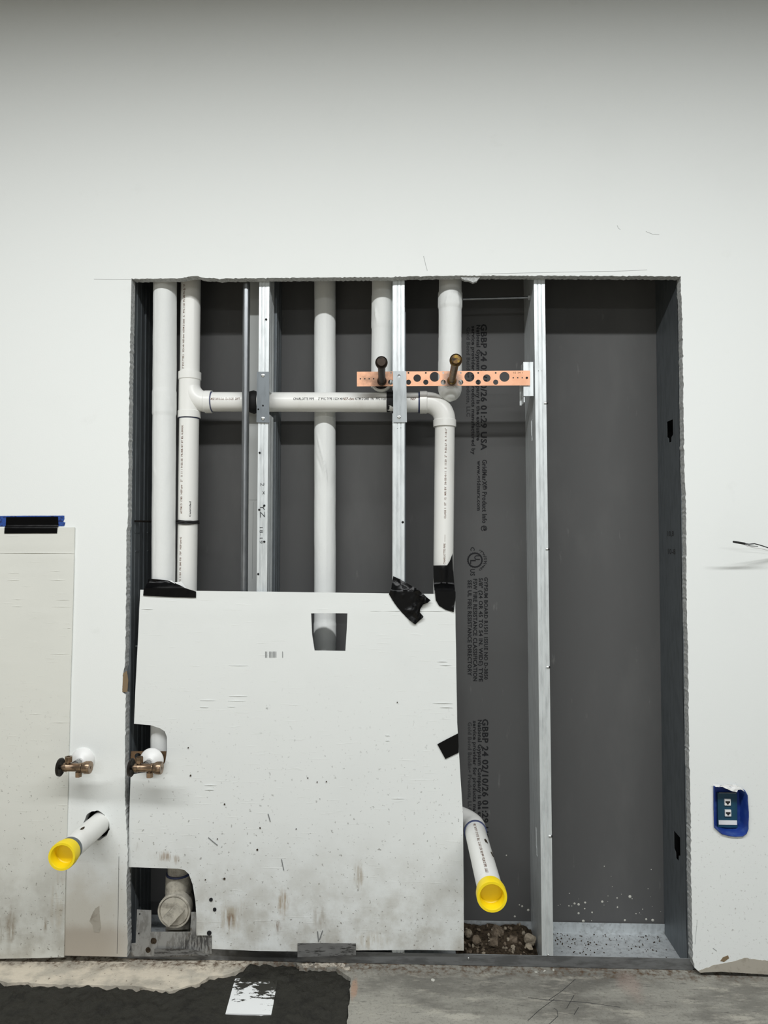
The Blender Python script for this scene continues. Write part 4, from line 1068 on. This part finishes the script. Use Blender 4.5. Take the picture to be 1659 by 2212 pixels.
# ---- angle stop valve
def valve(label):
    c = P(179, 1641, -0.002)
    root = empty('stop_valve', c); tag(root, label, 'valve', 'brass stop valves')
    es = MB().lathe((c.x, 0.0, c.z), (0, -1, 0), [(0.0, 0.0345), (0.003, 0.0345), (0.007, 0.0320), (0.013, 0.0270), (0.019, 0.0200), (0.023, 0.0125), (0.024, 0.0118), (0.024, 0.0)], 48).build('escutcheon', M['white_plastic'], root, smooth=50)
    MB().lathe((c.x, -0.024, c.z), (0, -1, 0), [(0, 0.0085), (0.012, 0.0085), (0.012, 0.012), (0.026, 0.012), (0.026, 0.009), (0.034, 0.009)], 6).build('inlet_nut', M['chrome'], root, smooth=0)
    yb_ = -0.068; zb_ = P(160, 1657.5, yb_).z
    xl, xr_ = P(131, 1657, yb_).x, P(196, 1657, yb_).x
    bd = MB().lathe((xl, yb_, zb_), (1, 0, 0), [(0.004, 0), (0.004, 0.0075), (0.010, 0.0075), (0.010, 0.0125), (0.018, 0.0130), (0.020, 0.0115), (0.054, 0.0115), (0.056, 0.0130), (0.062, 0.0130), (0.062, 0.0)], 32)
    bd.lathe((c.x, -0.055, c.z), (0, -1, 0), [(0, 0.0085), (0.012, 0.0085)], 20)
    bd.build('body', M['brass'], root, smooth=40)
    L = xr_ - xl
    MB().lathe((xl, yb_, zb_), (1, 0, 0), [(L - 0.022, 0.009), (L - 0.022, 0.0140), (L - 0.014, 0.0175), (L - 0.002, 0.0175), (L, 0.0160), (L, 0.0035), (L - 0.002, 0.003), (L - 0.002, 0.0)], 28).build('end_nut', M['brass'], root, smooth=40)
    MB().lathe((xl, yb_, zb_), (1, 0, 0), [(-0.007, 0.0), (-0.007, 0.018), (-0.004, 0.0245), (0.001, 0.0255), (0.003, 0.0230), (-0.001, 0.018), (-0.001, 0.006), (0.006, 0.005), (0.006, 0.0)], 36).build('handle', M['dark_metal'], root, smooth=40)
    xo = P(148, 1640, yb_).x
    MB().lathe((xo, yb_, zb_), (0, 0, 1), [(0.006, 0.005), (0.014, 0.006), (0.014, 0.0105), (0.030, 0.0105), (0.030, 0.0060), (0.022, 0.005), (0.022, 0.0)], 6).build('outlet_nut', M['brass'], root, smooth=0)
    xo = P(169.6, 1675, yb_).x
    MB().lathe((xo, yb_, zb_), (0, 0, -1), [(0.006, 0.005), (0.013, 0.005), (0.013, 0.0095), (0.026, 0.0095), (0.026, 0.0055), (0.020, 0.005), (0.020, 0.0)], 6).build('outlet_nut', M['brass'], root, smooth=0)
    return root
v1 = valve('brass stop valve with white flange on the wall beside the cream sheet')
v2 = v1.copy(); C.objects.link(v2)
dv = P(327.5, 1642, 0.0) - P(179, 1641, 0.0)
v2.location = v1.location + dv
v2['label'] = 'brass stop valve with white flange in the side notch of the white sheet'
for ch in list(v1.children):
    c = ch.copy(); C.objects.link(c); c.parent = v2
    c.matrix_parent_inverse = ch.matrix_parent_inverse.copy()
# copper strap behind the second valve
Ys2 = 0.024
st = sheet_mb(WL([(283, 1623), (359, 1623), (358, 1650), (281, 1652)], Ys2), [circle(*W(298, 1634, Ys2), 0.010, 24)], Y=Ys2, th=0.002).build('copper_strap', M['dark_copper'], smooth=0)
tag(st, 'dull brown copper strap behind the stop valve in the sheet notch', 'bracket')

# ---- cleanout fitting
Yv = 0.085
cl = empty('cleanout_tee', P(385, 2012, Yv)); tag(cl, 'dusty plastic cleanout fitting with square-lugged plug in the corner cutout', 'pipe fitting')
ct = P(386, 1892, Yv); cbm = P(384, 2010, Yv)
MB().tube([ct + Vector((0, 0, 0.04)), ct + Vector((0, 0, -0.01))], RP + 0.002, 40).build('pipe', M['pvc_dirty'], cl, smooth=40)
MB().lathe(ct, (0, 0, -1), [(-0.006, RP + 0.002), (-0.006, 0.0375), (0.045, 0.039), (0.055, 0.036), (0.16, 0.036)], 44).build('hub', M['pvc_dirty'], cl, smooth=40)
MB().lathe(ct, (0, 0, -1), [(-0.011, RP + 0.0022), (-0.011, RP + 0.0055), (-0.0055, RP + 0.0060), (-0.0055, RP)], 40).build('primer_band', M['primer'], cl, smooth=40)
cc = P(376, 1969, 0.026); dd = Vector((0, -1, 0))
MB().lathe(cc, dd, [(-0.075, 0.034), (-0.040, 0.038), (-0.030, 0.047), (0.0, 0.0485), (0.002, 0.047), (0.002, 0.0435), (-0.004, 0.0425), (-0.004, 0.03)], 52).build('branch', M['pvc_dirty'], cl, smooth=35)
pg = MB().lathe(cc, dd, [(-0.004, 0.0425), (-0.002, 0.0415), (0.0, 0.040), (0.0, 0.0)], 52).build('plug', M['pvc_dirty'], cl, smooth=35)
def lug(px, py, hw, hh, ang, t0, t1):
    u = Vector((math.cos(ang), 0, math.sin(ang))); u = (u - dd * u.dot(dd)).normalized(); w = dd.cross(u)
    c = P(px, py, cc.y - t1) + dd * ((t0 - t1) / 2)
    MB().obox(c, u * hw, w * hh, dd * ((t1 - t0) / 2)).build('lug', M['pvc_dirty'], pg, smooth=0)
an = math.radians(45)
lug(364.5, 1986.5, 0.0140, 0.0150, an, 0.0, 0.026); lug(381, 1968.5, 0.0125, 0.0150, an, 0.0, 0.016)
# steel upstand plate round the cleanout
Yu = 0.016
us = densify(WL([(296, 1965), (327, 1966.5), (326, 2013), (411, 2013), (413, 1970.5), (426, 1970.5), (430, 2014), (459, 2020), (458, 2060), (400, 2067), (330, 2066), (284, 2066), (284, 2038), (293, 2037)], Yu), 0.01, 0.0006, 4)
u_ = sheet_mb(us, Y=Yu, th=0.0015).build('steel_flashing', M['galv_dirty'], smooth=0)
tag(u_, 'dirty steel flashing with upright tabs under the cleanout fitting', 'flashing')
for px, py in ((302, 1974), (300, 2016)): screw(u_, px, py, Yu - 0.0002, 0.002, 'black_screw')
for px, py, r in ((332, 2032, 7), (370, 2057, 9), (320, 2052, 6)):
    sheet_mb(densify(circle(*W(px, py, Yu), r * 0.0013, 16), 0.003, 0.0012, px, freq=160), Y=Yu - 0.0008, th=0.0006).build('rust_spot', M['dirt'], u_, smooth=0)
cu = [(334, 2049), (380, 2048.5), (412, 2049.5), (430, 2053), (455, 2057.5), (455, 2061), (420, 2060), (334, 2066)]
tag(sheet_mb(WL(cu, Yu - 0.004), Y=Yu - 0.006, th=0.001, spacing=0.006, yfun=lambda x, z: -0.010 * max(0, (x - W(410, 2050, Yu)[0]) / 0.06) ** 2).build('curled_strip', M['grey_tape'], smooth=50), 'curled dirty strip at the foot of the steel flashing', 'strip')

# ================================================================== OUTLET, CABLE
ob = empty('outlet_box', P(1578, 1805, 0.0)); tag(ob, 'recessed data outlet box lined with blue masking film in the wall', 'outlet')
ring = densify(hole_box, 0.006); n = len(ring)
cxm = sum(p[0] for p in ring) / n; czm = sum(p[1] for p in ring) / n
mb = MB(); lay = []
for (y, s_) in ((-0.005, 1.035), (-0.007, 1.0), (-0.004, 0.975), (0.012, 0.94), (0.034, 0.90)):
    for (x, z) in ring:
        wob = 1 + 0.012 * noise.noise((x * 60, z * 60, y * 50))
        lay.append((cxm + (x - cxm) * s_ * wob, y, czm + (z - czm) * s_ * wob))
fs = []
for i in range(4):
    for k in range(n): fs.append((i * n + k, i * n + (k + 1) % n, (i + 1) * n + (k + 1) % n, (i + 1) * n + k))
fs.append(tuple(4 * n + k for k in range(n)))
mb.add(lay, fs).build('blue_lining', M['blue_mask'], ob, smooth=50)
Yo = 0.026
fp = sheet_mb(WL([(1550, 1712), (1592, 1712), (1593, 1788), (1551, 1787)], Yo), Y=Yo, th=0.006).build('faceplate', M['teal'], ob, smooth=0)
MB().obox(P(1571, 1712.5, Yo - 0.001), (0.024, 0, 0), (0, 0.002, 0), (0, 0, 0.0012)).build('plate_rim', M['galv_dark'], fp, smooth=0)
for py in (1732, 1755.5):
    c = P(1570.7 + (py - 1732) * 0.04, py, Yo)
    j = MB().box((c.x - 0.0085, Yo - 0.004, c.z - 0.009), (c.x + 0.0085, Yo, c.z + 0.009)).build('data_jack', M['white_plastic'], ob, smooth=0)
    sheet_mb([(c.x - 0.0065, c.z + 0.003), (c.x - 0.0065, c.z - 0.001), (c.x - 0.003, c.z - 0.003), (c.x - 0.002, c.z - 0.006), (c.x + 0.002, c.z - 0.006), (c.x + 0.003, c.z - 0.003), (c.x + 0.0065, c.z - 0.001), (c.x + 0.0065, c.z + 0.003)], Y=Yo - 0.0044, th=0.0008).build('socket', M['rubber'], j, smooth=0)
c = P(1571.7, 1776.5, Yo)
MB().box((c.x - 0.0255, Yo - 0.002, c.z - 0.0058), (c.x + 0.0255, Yo, c.z + 0.0058)).build('label_strip', M['white_plastic'], ob, smooth=0)
sheet_mb(densify(WL([(1540, 1694), (1556, 1696), (1572, 1694), (1590, 1696), (1601, 1701), (1611, 1712), (1600, 1706), (1594, 1707), (1592, 1711), (1584, 1710), (1572, 1705), (1560, 1700), (1546, 1700)], -0.008), 0.004, 0.0012, 4, freq=140), Y=-0.009, th=0.001, spacing=0.005, yfun=lambda x, z: crumple(x, z, 0.002, 3, 70)).build('torn_paper', M['white_paper'], ob, smooth=0)
# cable end poking out of the wall at the frame edge
cb = empty('cable_end', P(1700, 1200, 0.0)); tag(cb, 'two-core black and white cable end sticking out of the wall', 'cable')
MB().tube([P(1583.5, 1170, -0.075), P(1590, 1171.2, -0.075), P(1609, 1174.5, -0.072)], [0.0026, 0.0031, 0.0031], 12).build('heat_shrink', M['rubber'], cb, smooth=50)
MB().tube([P(1606, 1174, -0.072), P(1618, 1175.5, -0.066), P(1630, 1174.5, -0.06), P(1645, 1178.5, -0.05), P(1660, 1183.5, -0.038), P(1690, 1196, -0.01), P(1700, 1200, 0.012)], 0.0014, 10).build('black_core', M['rubber'], cb, smooth=50)
MB().tube([P(1606, 1175.5, -0.072), P(1616, 1180, -0.066), P(1630, 1183, -0.06), P(1645, 1185, -0.05), P(1660, 1189, -0.038), P(1690, 1199, -0.01), P(1700, 1202, 0.012)], 0.0014, 10).build('white_core', M['white_plastic'], cb, smooth=50)
MB().tube([P(1606, 1175, -0.071), P(1620, 1179, -0.065), P(1637, 1180.5, -0.057)], 0.0009, 8).build('bare_strand', M['rubber'], cb, smooth=50)

# ================================================================== RUBBLE, FLOOR THINGS
def rock_mesh(seed, sub=2):
    bm = bmesh.new(); bmesh.ops.create_icosphere(bm, subdivisions=sub, radius=1.0)
    rn = random.Random(seed); off = Vector((rn.uniform(0, 90), rn.uniform(0, 90), rn.uniform(0, 90)))
    cuts = [(Vector((rn.gauss(0, 1), rn.gauss(0, 1), rn.gauss(0, 1))).normalized(), rn.uniform(0.42, 0.75)) for _ in range(9)]
    for v in bm.verts:
        co = v.co * (1 + 0.28 * noise.noise(v.co * 1.4 + off))
        for (nv, dd_) in cuts:
            k = co.dot(nv)
            if k > dd_: co -= nv * (k - dd_) * 0.97
        co *= 1 + 0.10 * noise.noise(v.co * 5 + off)
        v.co = co
    me = bpy.data.meshes.new('rubble_stone'); bm.to_mesh(me); bm.free()
    return me
dx0, dx1 = W(985, 2040, 0.1)[0], W(1160, 2040, 0.1)[0]
def dirt_map(x, y, k):
    z = 0.020 + 0.010 * noise.noise((x * 25, y * 25, 5)) + 0.006 * noise.noise((x * 80, y * 80, 6)) + 0.02 * max(0, (y - 0.09)) / 0.12
    ed = min((x - dx0), (dx1 - x), y - YS, YB - 0.006 - y); z *= min(1, max(0.25, ed / 0.02))
    return (x, y, max(z, 0.004) if k == 0 else 0.003)
dm = sheet_mb([(dx0, YS + 0.003), (dx1, YS + 0.003), (dx1, YB - 0.006), (dx0, YB - 0.006)], spacing=0.006, map3=dirt_map).build('rubble_dirt', M['dirt'], smooth=0)
tag(dm, 'loose brown dirt under the stones behind the track', 'dirt', kind='stuff')
rocks = [rock_mesh(s, 2) for s in range(6)]
def rock(px, py, Y, rx, ry, rz, k, rot, mat, label, group=None):
    me = rocks[k].copy(); me.materials.append(M[mat])
    o = bpy.data.objects.new('rubble_stone', me); C.objects.link(o)
    o.location = P(px, py, Y); o.scale = (rx, ry, rz); o.rotation_euler = rot
    return tag(o, label, 'stone', group or 'broken stones in the track')
rock(1075, 2017, 0.150, 0.034, 0.026, 0.026, 0, (0.2, 0.5, 0.4), 'stone', 'largest broken stone of the rubble, tilted against the rear lip')
rock(1108, 2030, 0.120, 0.016, 0.016, 0.020, 1, (0.3, 0.2, 1.2), 'stone', 'reddish brown stone just right of the largest stone')
rock(1146, 2027, 0.100, 0.019, 0.018, 0.021, 2, (0.1, 0.6, 0.3), 'stone_pale', 'pale rounded stone leaning near the web of the dividing stud')
rock(1144, 2046, 0.062, 0.016, 0.014, 0.0095, 3, (0.1, 0.1, 0.6), 'stone_pale', 'flat pale stone lying just behind the track lip by the stud')
rock(1066, 2034, 0.085, 0.016, 0.014, 0.012, 4, (0.6, 0.1, 0.2), 'stone', 'brown stone lying below the largest stone')
rock(1014, 2018, 0.120, 0.017, 0.014, 0.013, 5, (0.2, 0.7, 0.1), 'stone_pale', 'pale gritty stone at the edge of the white sheet')
rock(1030, 2030, 0.090, 0.016, 0.016, 0.013, 1, (0.9, 0.2, 0.5), 'stone', 'dark brown stone between the sheet edge and the brown stone')
rnd = random.Random(3)
small = []
for s in (11, 12, 13):
    me = rock_mesh(s, 1); me.materials.append(M['stone_pale' if s == 12 else 'stone']); small.append(me)
for i in range(60):
    x = rnd.uniform(dx0 + 0.01, dx1 - 0.012); y = rnd.uniform(YS + 0.012, YB - 0.03); r = rnd.uniform(0.0035, 0.0085)
    o = bpy.data.objects.new('stone_chip', small[i % 3]); C.objects.link(o)
    o.location = (x, y, dirt_map(x, y, 0)[2] + r * 0.35); o.scale = (r * 1.2, r, r * 0.8); o.rotation_euler = (rnd.random() * 6, rnd.random() * 6, rnd.random() * 6)
    tag(o, 'small stone chip lying among the rubble behind the track', 'stone', 'small chips in the rubble')
# white cover sheet set in the mud
wp = [G(x, y, -0.012) for x, y in ((487, 2192), (586, 2194), (600, 2118), (508, 2116))]
mb = sheet_mb(densify(wp, 0.02, 0.0006, 2), map3=lambda x, y, k: (x, y, -0.009 - 0.010 * k))
ti = tag(mb.build('drain_cover', M['smear'], smooth=0), 'square white floor drain cover smeared with mud', 'drain cover')
# pale mortar lumps and loose bits on the slab
mb_pts = [(650, 2082), (680, 2078), (715, 2079), (752, 2082), (758, 2098), (740, 2094), (716, 2088), (690, 2090), (655, 2090)]
mo = densify([G(x, y) for x, y in mb_pts], 0.006, 0.002, 7, freq=120)
def mort(x, y, k): return (x, y, (0.0005 + 0.004 * noise.noise((x * 70, y * 70, 1)) + 0.003 * noise.noise((x * 190, y * 190, 4))) if k == 0 else -0.004)
tag(sheet_mb(mo, spacing=0.006, map3=mort).build('mortar_smear', M['mortar'], smooth=0), 'pale dried mortar smear between the grey tape and the mud', 'mortar', kind='stuff')
for i, (px, py, r, lb) in enumerate(((1158, 2101, 0.0045, 'pale chip on the slab in front of the dividing stud, outermost of three'), (1176, 2098, 0.0042, 'pale flat chip on the slab in front of the dividing stud, middle of three'),
                                     (1195, 2096, 0.0036, 'small white chip on the slab below the empty bay'), (935, 2118, 0.0055, 'pale pebble bedded in the slab in front of the white sheet'))):
    me = small[1].copy(); me.materials.clear(); me.materials.append(M['splash'])
    o = bpy.data.objects.new('floor_chip', me); C.objects.link(o)
    x, y = G(px, py); o.location = (x, y, 0.001); o.scale = (r * 1.4, r * 1.2, r * 0.7); o.rotation_euler = (0, 0, i)
    tag(o, lb, 'chip', 'pale chips on the slab')
# scratches in the slab
for pts in ([(1186, 2160), (1215, 2140), (1243, 2115)], [(1140, 2155), (1180, 2160), (1260, 2165), (1340, 2176)], [(1187, 2212), (1205, 2195), (1203, 2182), (1196, 2178)], [(1140, 2205), (1165, 2182), (1198, 2158)], [(1240, 2192), (1250, 2176)], [(1224, 2178), (1240, 2150)]):
    MB().tube([(*G(x, y), 0.0001) for x, y in pts], 0.0007, 5).build('floor_scratch', M['ink_grey'], floor, smooth=0)
